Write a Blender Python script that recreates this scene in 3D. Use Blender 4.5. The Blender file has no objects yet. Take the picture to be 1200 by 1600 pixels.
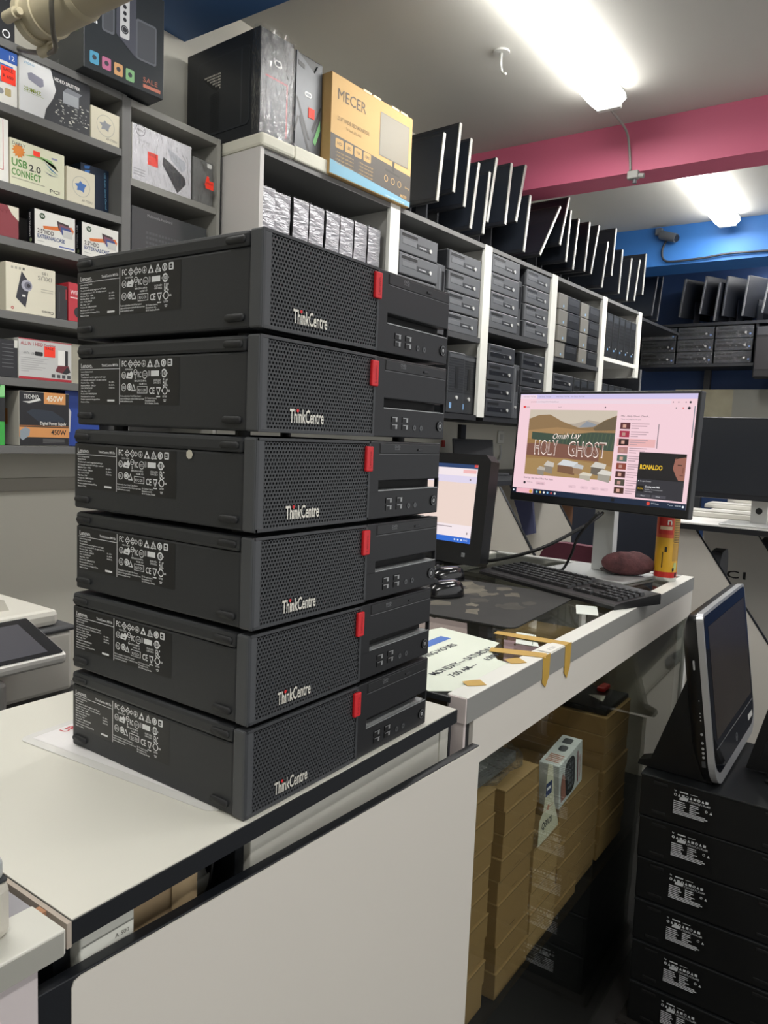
import bpy, bmesh, math, random
from mathutils import Vector, Matrix
random.seed(7)
S = bpy.context.scene
COL = S.collection
PI = math.pi
# ---------------------------------------------------------------- camera, world, lights, exposure
def cam_axes(az, pi_, ro):
    f = Vector((math.cos(pi_)*math.cos(az), math.cos(pi_)*math.sin(az), math.sin(pi_)))
    r0 = Vector((math.sin(az), -math.cos(az), 0)); u0 = r0.cross(f)
    return math.cos(ro)*r0+math.sin(ro)*u0, -math.sin(ro)*r0+math.cos(ro)*u0, f
cd = bpy.data.cameras.new('camera'); cam = bpy.data.objects.new('camera', cd); COL.objects.link(cam)
cr, cu, cf = cam_axes(0.6084, -0.0995, 0.0410)
cam.matrix_world = Matrix(((cr.x, cu.x, -cf.x, -0.5125), (cr.y, cu.y, -cf.y, -0.5121), (cr.z, cu.z, -cf.z, 0.3863), (0, 0, 0, 1)))
cd.sensor_fit = 'VERTICAL'; cd.sensor_height = 36; cd.lens = 1177.7*36/1600; cd.clip_start = 0.02; cd.clip_end = 60
S.camera = cam
S.view_settings.view_transform = 'Standard'; S.view_settings.look = 'None'
S.view_settings.exposure = 0.0; S.view_settings.gamma = 1.0; S.view_settings.use_curve_mapping = False
W = bpy.data.worlds.new('world'); S.world = W; W.use_nodes = True
W.node_tree.nodes['Background'].inputs[0].default_value = (0.93, 0.93, 0.92, 1)
W.node_tree.nodes['Background'].inputs[1].default_value = 1.0
ZF, ZC = -1.02, 2.0            # floor and ceiling height (counter top is z = 0)
TUBE_GLOW = 20.0
TUBES = [(1.80, 0.775, 14), (3.98, 0.68, 14), (-0.6, 0.775, 12), (0.9, -1.25, 16), (3.2, -1.3, 16), (-1.6, -1.25, 12), (5.66, .35, 12)]   # x start, y, watts of each 1.22 m ceiling fitting

# ---------------------------------------------------------------- materials
def lin(h):
    h = h.lstrip('#'); c = [int(h[i:i+2], 16)/255 for i in (0, 2, 4)]
    return tuple(x/12.92 if x <= .04045 else ((x+.055)/1.055)**2.4 for x in c)+(1,)
MATS = {}
def mat(hexc, rough=.5, metal=0., noise=0., scale=8., bump=0., bscale=60., spec=.5, coat=0., emit=0.):
    key = (hexc, rough, metal, noise, scale, bump, bscale, spec, coat, emit)
    if key in MATS: return MATS[key]
    m = bpy.data.materials.new('paint_'+hexc.strip('#')); m.use_nodes = True
    nt = m.node_tree; b = nt.nodes['Principled BSDF']; L = nt.links.new
    b.inputs['Base Color'].default_value = lin(hexc); b.inputs['Roughness'].default_value = rough
    b.inputs['Metallic'].default_value = metal; b.inputs['Specular IOR Level'].default_value = spec
    b.inputs['Coat Weight'].default_value = coat
    if emit:
        b.inputs['Emission Color'].default_value = lin(hexc); b.inputs['Emission Strength'].default_value = emit
        b.inputs['Base Color'].default_value = (0.01, 0.01, 0.01, 1)
    if noise or bump:
        tc = nt.nodes.new('ShaderNodeTexCoord')
        if noise:
            n = nt.nodes.new('ShaderNodeTexNoise'); n.inputs['Scale'].default_value = scale; n.inputs['Detail'].default_value = 5
            L(tc.outputs['Object'], n.inputs['Vector'])
            mx = nt.nodes.new('ShaderNodeMix'); mx.data_type = 'RGBA'
            c = lin(hexc); mx.inputs['A'].default_value = tuple(x*(1-noise) for x in c[:3])+(1,); mx.inputs['B'].default_value = tuple(min(1, x*(1+noise)) for x in c[:3])+(1,)
            L(n.outputs['Fac'], mx.inputs['Factor']); L(mx.outputs['Result'], b.inputs['Base Color'])
        if bump:
            n2 = nt.nodes.new('ShaderNodeTexNoise'); n2.inputs['Scale'].default_value = bscale; n2.inputs['Detail'].default_value = 3
            L(tc.outputs['Object'], n2.inputs['Vector'])
            bp = nt.nodes.new('ShaderNodeBump'); bp.inputs['Strength'].default_value = bump; bp.inputs['Distance'].default_value = .002
            L(n2.outputs['Fac'], bp.inputs['Height']); L(bp.outputs['Normal'], b.inputs['Normal'])
    MATS[key] = m
    return m
def glow(hexc, s=1.0): return mat(hexc, .4, emit=s)
def ior_front_back(nt, fr, ior):            # a thin sheet reflects alike from both of its sides
    ge = nt.nodes.new('ShaderNodeNewGeometry'); mx = nt.nodes.new('ShaderNodeMix'); mx.inputs['A'].default_value = ior; mx.inputs['B'].default_value = 1/ior
    nt.links.new(ge.outputs['Backfacing'], mx.inputs['Factor']); nt.links.new(mx.outputs['Result'], fr.inputs['IOR'])
def glass_mat(name, tint, f0, rough=0.02):
    m = bpy.data.materials.new(name); m.use_nodes = True; nt = m.node_tree; nt.nodes.clear(); L = nt.links.new
    o = nt.nodes.new('ShaderNodeOutputMaterial'); mx = nt.nodes.new('ShaderNodeMixShader')
    t = nt.nodes.new('ShaderNodeBsdfTransparent'); t.inputs[0].default_value = tint
    g = nt.nodes.new('ShaderNodeBsdfGlossy'); g.inputs['Roughness'].default_value = rough
    fr = nt.nodes.new('ShaderNodeFresnel'); ior_front_back(nt, fr, f0)
    L(fr.outputs[0], mx.inputs[0]); L(t.outputs[0], mx.inputs[1]); L(g.outputs[0], mx.inputs[2]); L(mx.outputs[0], o.inputs[0])
    return m
GLASS = glass_mat('clear_glass', (.93, .95, .93, 1), 1.5)
def film_mat():
    m = bpy.data.materials.new('crinkled_film'); m.use_nodes = True; nt = m.node_tree; nt.nodes.clear(); L = nt.links.new
    o = nt.nodes.new('ShaderNodeOutputMaterial'); mx = nt.nodes.new('ShaderNodeMixShader')
    t = nt.nodes.new('ShaderNodeBsdfTransparent'); g = nt.nodes.new('ShaderNodeBsdfGlossy'); g.inputs['Roughness'].default_value = .12
    tc = nt.nodes.new('ShaderNodeTexCoord'); mp = nt.nodes.new('ShaderNodeMapping'); mp.inputs['Scale'].default_value = (1, 1, .45)
    n = nt.nodes.new('ShaderNodeTexNoise'); n.inputs['Scale'].default_value = 55; n.inputs['Detail'].default_value = 4; n.inputs['Distortion'].default_value = 1.5
    bp = nt.nodes.new('ShaderNodeBump'); bp.inputs['Strength'].default_value = 1; bp.inputs['Distance'].default_value = .012
    L(tc.outputs['Object'], mp.inputs[0]); L(mp.outputs[0], n.inputs['Vector']); L(n.outputs['Fac'], bp.inputs['Height'])
    fr = nt.nodes.new('ShaderNodeFresnel'); ior_front_back(nt, fr, 1.55)
    for s in (g, fr): L(bp.outputs[0], s.inputs['Normal'])
    L(fr.outputs[0], mx.inputs[0]); L(t.outputs[0], mx.inputs[1]); L(g.outputs[0], mx.inputs[2]); L(mx.outputs[0], o.inputs[0])
    return m
FILM = film_mat()
def silver_wrap():
    m = mat('9c9ca0', .30, .45); m = m.copy(); m.name = 'silver_wrap'; nt = m.node_tree; b = nt.nodes['Principled BSDF']; L = nt.links.new
    tc = nt.nodes.new('ShaderNodeTexCoord'); mp = nt.nodes.new('ShaderNodeMapping'); mp.inputs['Scale'].default_value = (.5, .5, 2.2)
    n = nt.nodes.new('ShaderNodeTexNoise'); n.inputs['Scale'].default_value = 38; n.inputs['Detail'].default_value = 4; n.inputs['Distortion'].default_value = 1
    bp = nt.nodes.new('ShaderNodeBump'); bp.inputs['Strength'].default_value = 1; bp.inputs['Distance'].default_value = .004
    L(tc.outputs['Object'], mp.inputs[0]); L(mp.outputs[0], n.inputs['Vector']); L(n.outputs['Fac'], bp.inputs['Height']); L(bp.outputs[0], b.inputs['Normal'])
    return m
WRAP = silver_wrap()

# ---------------------------------------------------------------- mesh builder
TXT = {}
def text_geo(s, bold):
    k = (s, bold)
    if k not in TXT:
        c = bpy.data.curves.new('lettering', 'FONT'); c.body = s; c.size = 1; c.resolution_u = 2; c.offset = .018 if bold else 0
        o = bpy.data.objects.new('lettering', c); me = bpy.data.meshes.new_from_object(o)
        vs = [v.co.copy() for v in me.vertices]; fs = [tuple(p.vertices) for p in me.polygons]
        bpy.data.objects.remove(o); bpy.data.curves.remove(c); bpy.data.meshes.remove(me)
        xs = [v.x for v in vs] or [0, 1]; ys = [v.y for v in vs] or [0, 1]
        TXT[k] = (vs, fs, min(xs), max(xs), min(ys), max(ys))
    return TXT[k]
def frame(o, ex, ey):
    ex = Vector(ex); ey = Vector(ey); n = ex.cross(ey)
    return Matrix(((ex.x, ey.x, n.x, o[0]), (ex.y, ey.y, n.y, o[1]), (ex.z, ey.z, n.z, o[2]), (0, 0, 0, 1)))
def F_front(x0, y, z0): return frame((x0, y, z0), (1, 0, 0), (0, 0, 1))       # drawn on a face that looks to -Y
def F_left(x, y1, z0): return frame((x, y1, z0), (0, -1, 0), (0, 0, 1))       # drawn on a face that looks to -X
def F_top(x0, y0, z): return frame((x0, y0, z), (1, 0, 0), (0, 1, 0))
class MB:
    def __init__(s): s.v = []; s.f = []; s.mi = []; s.sm = []; s.mats = []; s.M = Matrix.Identity(4)
    def m(s, mt):
        if mt not in s.mats: s.mats.append(mt)
        return s.mats.index(mt)
    def add(s, vs, fs, mt, smooth=False, M=None):
        b = len(s.v); T = s.M @ M if M is not None else s.M; k = s.m(mt)
        s.v += [T @ Vector(v) for v in vs]
        for f in fs: s.f.append(tuple(i+b for i in f)); s.mi.append(k); s.sm.append(smooth)
        return s
    def box(s, x0, x1, y0, y1, z0, z1, mt, b=0., M=None):
        if b <= 0:
            vs = [(x, y, z) for z in (z0, z1) for y in (y0, y1) for x in (x0, x1)]
            return s.add(vs, [(0, 2, 3, 1), (4, 5, 7, 6), (0, 1, 5, 4), (2, 6, 7, 3), (0, 4, 6, 2), (1, 3, 7, 5)], mt, False, M)
        b = min(b, (x1-x0)*.49, (y1-y0)*.49, (z1-z0)*.49)
        bm = bmesh.new(); bmesh.ops.create_cube(bm, size=1)
        for v in bm.verts: v.co = Vector(((x0+x1)/2+v.co.x*(x1-x0), (y0+y1)/2+v.co.y*(y1-y0), (z0+z1)/2+v.co.z*(z1-z0)))
        bmesh.ops.bevel(bm, geom=bm.edges[:], offset=b, segments=2, affect='EDGES', profile=.5)
        bm.verts.index_update(); vs = [v.co.copy() for v in bm.verts]; fs = [tuple(v.index for v in f.verts) for f in bm.faces]; bm.free()
        return s.add(vs, fs, mt, False, M)
    def prism(s, poly, d0, d1, mt, M=None, smooth=False):            # polygon (u, v) in the frame M, thickness from d0 to d1 along its normal
        n = len(poly); vs = [(u, v, d0) for u, v in poly]+[(u, v, d1) for u, v in poly]
        s.add(vs, [tuple(range(n-1, -1, -1)), tuple(range(n, 2*n))], mt, False, M)
        return s.add(vs, [(i, (i+1) % n, n+(i+1) % n, n+i) for i in range(n)], mt, smooth, M)
    def rrect(s, u0, v0, u1, v1, r, d0, d1, mt, M=None, n=5):
        return s.prism(rpoly(u0, v0, u1, v1, r, n), d0, d1, mt, M)
    def poly(s, pts, mt, M=None, d=0.): return s.add([(u, v, d) for u, v in pts], [tuple(range(len(pts)))], mt, False, M)
    def rect(s, u0, v0, u1, v1, mt, M=None, d=0.): return s.poly([(u0, v0), (u1, v0), (u1, v1), (u0, v1)], mt, M, d)
    def disc(s, u, v, r, mt, M=None, d=0., n=16): return s.poly([(u+r*math.cos(2*PI*i/n), v+r*math.sin(2*PI*i/n)) for i in range(n)], mt, M, d)
    def ring(s, u, v, r0, r1, mt, M=None, d=0., n=16):
        a = [(math.cos(2*PI*i/n), math.sin(2*PI*i/n)) for i in range(n)]
        return s.add([(u+r0*c, v+r0*t, d) for c, t in a]+[(u+r1*c, v+r1*t, d) for c, t in a], [(i, n+i, n+(i+1) % n, (i+1) % n) for i in range(n)], mt, False, M)
    def text(s, t, u, v, h, mt, M=None, d=0., align='L', wide=None, bold=False, ex=0.):
        vs, fs, x0, x1, y0, y1 = text_geo(t, bold); k = h/.7; kx = k if wide is None else wide/max(x1-x0, 1e-6)
        off = {'L': -x0, 'C': -(x0+x1)/2, 'R': -x1}[align]
        T = (M if M is not None else Matrix.Identity(4))
        if ex:
            n = len(vs); s.add([(u+(p.x+off)*kx, v+p.y*k, d) for p in vs]+[(u+(p.x+off)*kx, v+p.y*k, d+ex) for p in vs], [tuple(i+n for i in f) for f in fs], mt, False, T); return s
        return s.add([(u+(p.x+off)*kx, v+p.y*k, d) for p in vs], fs, mt, False, T)
    def cyl(s, p0, p1, r0, mt, r1=None, n=16, cap=True, smooth=True):
        p0 = Vector(p0); p1 = Vector(p1); r1 = r0 if r1 is None else r1; ax = (p1-p0).normalized()
        a = ax.orthogonal().normalized(); b = ax.cross(a)
        vs = [p0+(a*math.cos(2*PI*i/n)+b*math.sin(2*PI*i/n))*r0 for i in range(n)]+[p1+(a*math.cos(2*PI*i/n)+b*math.sin(2*PI*i/n))*r1 for i in range(n)]
        s.add(vs, [(i, (i+1) % n, n+(i+1) % n, n+i) for i in range(n)], mt, smooth)
        if cap: s.add(vs, [tuple(range(n-1, -1, -1)), tuple(range(n, 2*n))], mt)
        return s
    def tube(s, pts, r, mt, n=8):
        P = [Vector(p) for p in pts]; Q = []
        for i in range(len(P)-1):                                   # Catmull-Rom
            a, b, c, d = P[max(i-1, 0)], P[i], P[i+1], P[min(i+2, len(P)-1)]
            for k in range(6):
                t = k/6; Q.append(.5*((2*b)+(c-a)*t+(2*a-5*b+4*c-d)*t*t+(3*b-a-3*c+d)*t**3))
        Q.append(P[-1]); vs = []; fs = []; up = None
        for i, q in enumerate(Q):
            t = (Q[min(i+1, len(Q)-1)]-Q[max(i-1, 0)]).normalized()
            a = t.orthogonal().normalized() if up is None else (up-t*up.dot(t)).normalized()
            up = a; b = t.cross(a)
            vs += [q+(a*math.cos(2*PI*k/n)+b*math.sin(2*PI*k/n))*r for k in range(n)]
        for i in range(len(Q)-1): fs += [(i*n+k, i*n+(k+1) % n, (i+1)*n+(k+1) % n, (i+1)*n+k) for k in range(n)]
        return s.add(vs, fs+[tuple(range(n-1, -1, -1)), tuple((len(Q)-1)*n+k for k in range(n))], mt, True)
    def lathe(s, prof, o, mt, n=24):                                  # (radius, z) profile round a vertical axis
        vs = [(o[0]+r*math.cos(2*PI*i/n), o[1]+r*math.sin(2*PI*i/n), o[2]+z) for r, z in prof for i in range(n)]
        return s.add(vs, [(j*n+i, j*n+(i+1) % n, (j+1)*n+(i+1) % n, (j+1)*n+i) for j in range(len(prof)-1) for i in range(n)], mt, True)
    def grid(s, fn, nu, nv, mt, smooth=True):
        vs = [fn(i/nu, j/nv) for j in range(nv+1) for i in range(nu+1)]
        return s.add(vs, [(j*(nu+1)+i, j*(nu+1)+i+1, (j+1)*(nu+1)+i+1, (j+1)*(nu+1)+i) for j in range(nv) for i in range(nu)], mt, smooth)
    def obj(s, name, parent=None, loc=(0, 0, 0), rz=0.):
        me = bpy.data.meshes.new(name); me.from_pydata([tuple(v) for v in s.v], [], s.f)
        for mt in s.mats: me.materials.append(mt)
        me.polygons.foreach_set('material_index', s.mi); me.polygons.foreach_set('use_smooth', s.sm); me.update()
        o = bpy.data.objects.new(name, me); COL.objects.link(o); o.parent = parent; o.location = loc; o.rotation_euler.z = rz
        return o
def rpoly(u0, v0, u1, v1, r, n=5):
    p = []
    for cx, cy, a in ((u1-r, v1-r, 0), (u0+r, v1-r, PI/2), (u0+r, v0+r, PI), (u1-r, v0+r, 1.5*PI)):
        p += [(cx+r*math.cos(a+PI/2*i/n), cy+r*math.sin(a+PI/2*i/n)) for i in range(n+1)]
    return p
def tag(o, label, cat, group=None):
    o['label'] = label; o['category'] = cat
    if group: o['group'] = group
    return o
def thing(name, label, cat, loc=(0, 0, 0), rz=0., group=None, rx=0., ry=0.):
    o = bpy.data.objects.new(name, None); COL.objects.link(o); o.empty_display_size = .05
    o.location = loc; o.rotation_euler = (rx, ry, rz)
    return tag(o, label, cat, group)
def dup(root, label, loc, rz=0., rot=None, group=None, skip=()):
    def cp(o, par):
        c = o.copy(); COL.objects.link(c); c.parent = par
        for ch in o.children:
            if ch.name.split('.')[0] not in skip: cp(ch, c)
        return c
    r = cp(root, None); r['label'] = label; r.location = loc; r.rotation_euler = rot if rot else (0, 0, rz)
    if group: r['group'] = group
    return r
def struct(o): o['kind'] = 'structure'; return o

BLK = mat('0c0d0f', .45); WHT = mat('e9e7e2', .5); PRW = mat('eceef0', .6); PAPER = mat('ecebe6', .6); STK = mat('ff3b22', .6); INK = mat('17181b', .5)
SILV = mat('c9c9c7', .3, .7); DARK = mat('1c1e22', .5); ALU = mat('b9b9b4', .4, .25)
# ---------------------------------------------------------------- structure of the shop
WALLM = mat('d6d3c6', .8, noise=.07, scale=2.5, bump=.15, bscale=25)
NAVY = mat('1f3a66', .6, noise=.08, scale=2)
def slab(name, *a, **k): return struct(MB().box(*a, **k).obj(name))
slab('floor', -3.2, 6.7, -3.2, 1.95, ZF-.05, ZF, mat('383735', .4, noise=.18, scale=6))
slab('ceiling', -3.2, 6.7, -3.2, 1.95, ZC, ZC+.05, mat('bdbcb6', .7, noise=.06, scale=1.2, bump=.1, bscale=8))
slab('wall_left', -3.2, 6.7, 1.82, 1.95, ZF, ZC, WALLM)
slab('wall_back', 6.6, 6.7, -3.2, 1.82, ZF, ZC, NAVY)
slab('wall_front', -3.25, -3.15, -3.2, 1.95, ZF, ZC, WALLM)
# no wall on -Y: left open so added world light reaches the fronts
PINK = mat('c4607c', .6, noise=.05, scale=2)
slab('trim_1', 3.39, 3.585, -3.15, 1.82, 1.755, ZC, PINK)
slab('trim_2', 5.30, 5.62, -3.15, 1.82, 1.72, ZC, mat('2f6fb8', .6, noise=.05, scale=2))
slab('trim_3', 1.10, 1.43, -3.15, 1.82, 1.80, ZC, mat('3d679c', .55, noise=.05, scale=2))
slab('trim_4', -1.0, 1.40, 1.80, 1.82, .168, .208, mat('b5b1a4', .6))
# grey board that closes the lower part of the wall behind the computer stations
slab('trim_5', 6.40, 6.60, -.6, .78, .60, .90, mat('77776f', .7))
slab('trim_6', 6.40, 6.60, .78, 1.25, .55, .90, mat('8a856f', .7, noise=.3, scale=9))

# ---------------------------------------------------------------- ceiling tube fittings
def tube_light(i, x0, y, watts, label):
    L_ = .9 if i == 6 else 1.22; t = thing('ceiling_light', label, 'ceiling light', (x0, y, ZC), 0, 'tube lights on the ceiling')
    MB().box(0, L_, -.045, .045, -.035, 0, mat('e8e8e4', .4)).prism([(-.06, -.012), (.06, -.012), (.045, -.035), (-.045, -.035)], 0, L_, mat('e8e8e4', .4), frame((0, 0, 0), (0, 1, 0), (0, 0, 1))).obj('housing', t)
    q = MB(); q.prism([(-.075, -.030), (-.082, -.055), (-.055, -.078), (.055, -.078), (.082, -.055), (.075, -.030)], .03, L_-.03, glow('fffdf8', TUBE_GLOW), frame((0, 0, 0), (0, 1, 0), (0, 0, 1))); q.obj('tube_glare', t)  # glowing bar made wide to take in the glare around the tubes
    for x in (0, L_-.03): MB().box(x, x+.03, -.055, .055, -.085, -.03, mat('d9d9d4', .4), .004).obj('end_cap', t)
    ld = bpy.data.lights.new('tube_lamp', 'AREA'); ld.shape = 'RECTANGLE'; ld.size = L_-.1; ld.size_y = .12; ld.energy = watts; ld.color = (1, .985, .96)
    lo = bpy.data.objects.new('tube_lamp', ld); COL.objects.link(lo); lo.parent = t; lo.location = (L_/2, 0, -.095)
    return t
LBL = ['nearer double tube light in front of the pink beam', 'farther tube light between the pink and the blue beam', 'unseen tube light added over the copier, outside the picture', 'unseen tube light added over the customer side, near the counter', 'unseen tube light added over the customer side, toward the back', 'unseen tube light added over the shop entrance side', 'shorter tube light between the far blue beam and the back wall']  # third to sixth are unseen fittings, added for more light
for i, (x, y, w) in enumerate(TUBES): tube_light(i, x, y, w, LBL[i])
GREYC = mat('8f8f8a', .5)
o = MB().tube([(3.03, .80, 1.965), (3.12, .80, 1.955), (3.30, .79, 1.93), (3.37, .79, 1.86), (3.375, .78, 1.76)], .006, GREYC).obj('light_cable')
tag(o, 'grey cable hanging from the nearer tube light down the pink beam', 'cable')
t = thing('junction_box', 'small grey connector at the lower edge of the pink beam', 'junction box', (3.375, .765, 1.735))
MB().box(-.02, .015, -.03, .025, -.02, .02, GREYC, .006).obj('housing', t); MB().cyl((0, -.03, -.005), (0, -.055, -.01), .012, GREYC, n=10).obj('cable_gland', t); MB().cyl((0, -.01, -.02), (0, -.01, -.04), .01, mat('55555a', .5), n=10).obj('screw_knob', t)
t = thing('ceiling_hook', 'small metal hook on a plate in the ceiling beside the tube light', 'hook', (2.44, 1.045, ZC))
MB().cyl((0, 0, -.008), (0, 0, 0), .035, mat('b9b9b5', .4), n=14).obj('plate', t); MB().tube([(0, 0, -.006), (0, 0, -.05), (.015, 0, -.075), (.01, -.02, -.09)], .006, mat('c9c9c5', .35, .5)).obj('hook_rod', t)
t = thing('security_camera', 'small bullet security camera on the far blue beam', 'camera', (5.27, 1.09, 1.915))
MB().cyl((-.02, -.055, -.02), (.0, .06, .02), .032, mat('5a5f66', .4), n=14).obj('camera_body', t); MB().cyl((-.023, -.062, -.022), (-.02, -.055, -.02), .024, BLK, n=14).obj('lens', t)
MB().box(-.015, .03, .05, .10, .02, .07, mat('5a5f66', .5), .006).obj('bracket', t)
o = MB().tube([(5.285, 1.11, 1.90), (5.28, 1.135, 1.83), (5.28, 1.12, 1.76), (5.28, 1.05, 1.74), (5.28, .84, 1.745), (5.28, .67, 1.758), (5.28, .40, 1.752), (5.28, .0, 1.75)], .008, mat('2a2d33', .5)).obj('beam_cable')
tag(o, 'dark cable strung along the lower edge of the far blue beam', 'cable')
t = thing('sewer_pipe', 'beige plastic drain pipe with bolted access cap at top left', 'pipe', (.605, 1.40, 1.397))
PIPE = mat('b3aa90', .45, noise=.06, scale=5)
MB().cyl((0, -.12, 0), (0, -2.6, 0), .050, PIPE, n=28).obj('pipe_run', t)
MB().cyl((0, -.02, 0), (0, -.20, 0), .056, PIPE, n=28).cyl((0, -.20, 0), (0, -.215, 0), .056, PIPE, .051, n=28).cyl((0, -.05, 0), (0, -.07, 0), .061, PIPE, n=28).obj('socket', t)
MB().cyl((0, .0, 0), (0, -.022, 0), .064, PIPE, n=28).obj('flange', t); MB().cyl((0, .018, 0), (0, .0, 0), .050, PIPE, .062, n=28).obj('access_cap', t)
for k, a in enumerate((200, 290, 20, 110)):
    c = (.071*math.cos(math.radians(a)), -.012, .071*math.sin(math.radians(a)))
    MB().cyl((c[0], .012, c[2]), (c[0], -.035, c[2]), .014, PIPE, n=12).cyl((c[0], -.035, c[2]), (c[0], -.05, c[2]), .009, PIPE, n=8).obj('bolt_lug', t)
o = MB().tube([(.60, 1.13, 1.62), (.556, 1.16, 1.46), (.532, 1.20, 1.375), (.562, 1.25, 1.318), (.62, 1.34, 1.312), (.645, 1.50, 1.36), (.665, 1.60, 1.407)], .006, mat('5e5b52', .6)).obj('loose_cable')
tag(o, 'thin dark cable slung over the beige drain pipe', 'cable')

# ---------------------------------------------------------------- counters
LAM = mat('dcdacf', .35, noise=.03, scale=3); LAMF = mat('d9d4cb', .4, noise=.03, scale=2); EDGE = mat('15181d', .4)
c = thing('sales_counter', 'white laminate counter with black edges under the tall computer stack', 'counter', (0, 0, 0))
MB().box(-.19, .42, -.006, .46, -.020, -.0012, EDGE).box(-.189, .4185, -.0045, .459, -.0012, 0, LAM).obj('top_slab', c)
MB().box(-.194, -.19, -.006, .46, -.022, -.001, mat('b3a79a', .8)).obj('chipped_edge', c, (0, 0, 0))
# front door board, hung at a slight angle
b = MB(); b.M = Matrix.Translation((-.20, -.0045, 0)) @ Matrix.Rotation(math.radians(-3.1), 4, 'Z')
b.box(-.024, .632, 0, .012, ZF+.06, -.0485, EDGE, .001)
b.obj('door_board', c)
b = MB(); b.M = Matrix.Translation((-.20, -.0045, 0)) @ Matrix.Rotation(math.radians(-3.1), 4, 'Z')
b.prism([(.010, ZF+.07), (.631, ZF+.07), (.631, -.0500), (.018, -.0505), (.012, -.0525), (.010, -.0575)], 0, .0012, LAMF, F_front(0, 0, 0))
b.obj('door_facing', c)
MB().box(.024, .402, .012, .027, -.26, -.03, LAM, .001).obj('drawer_front', c)
MB().box(.010, .022, .02, .44, ZF, -.022, EDGE).obj('divider_panel', c)
MB().box(-.19, -.175, .02, .44, ZF, -.022, EDGE).obj('side_panel', c)
MB().box(.405, .42, .05, .44, ZF, -.022, LAM).obj('side_panel', c)
MB().box(-.175, .0, .02, .44, -.115, -.10, mat('8e8a80', .6)).obj('inner_shelf', c)
MB().box(.428, .436, .012, .03, -.20, -.024, mat('2a2c33', .4)).box(.405, .43, .012, .05, -.20, -.03, LAM).obj('end_post', c)
o = MB().box(0, .052, 0, .12, 0, .075, mat('dcdcd2', .5), .002).rect(.001, .061, .051, .0622, mat('8d8d86', .6), F_front(0, -.0004, 0)).text('A 500', .046, .053, .004, mat('55564f', .6), F_front(0, -.0005, 0), align='R').obj('white_box', None, (-.1745, .006, -.0995))
tag(o, 'small white box lying in the gap under the counter top, far left', 'box')
o = MB().box(0, .080, 0, .10, 0, .073, mat('b59c78', .7), .002).grid(lambda u, v: (.05+.030*u, -.002-.004*math.sin(3*u), .012+.05*v+.012*(1-u)**2), 6, 3, mat('bfa680', .6)).obj('brown_paper_parcel', None, (-.1205, .022, -.0995))
tag(o, 'brown paper parcel lying in the gap under the counter top', 'parcel')
t = thing('moulded_device', 'grey moulded device with a black cable in the counter gap', 'device', (-.033, .04, -.0995))
MB().box(0, .03, 0, .06, 0, .045, mat('70706a', .5), .012).obj('device_body', t); MB().box(.004, .026, -.002, .0, .02, .035, mat('9d9d95', .4)).obj('button_panel', t); MB().tube([(.012, -.004, .01), (.02, -.008, .03), (.028, -.004, .055)], .0015, BLK).obj('cable', t)
# laminated sheet under the stack
o = MB(); o.M = Matrix.Translation((-.034, .352, 0)) @ Matrix.Rotation(math.radians(-85.2), 4, 'Z')
o.rrect(0, 0, .317, .23, .012, .0002, .0012, mat('dddcd8', .25)).rect(.012, .012, .305, .218, mat('e9e7e6', .3), d=.0014)
o.text('URGENT', .045, .004, .011, mat('c23a44', .6), frame((.032, .0, .0016), (.0, 1, 0), (-1, 0, 0)), bold=True)
tag(o.obj('laminated_sheet'), 'clear laminated paper sheet sticking out from under the computer stack', 'sheet')

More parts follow.
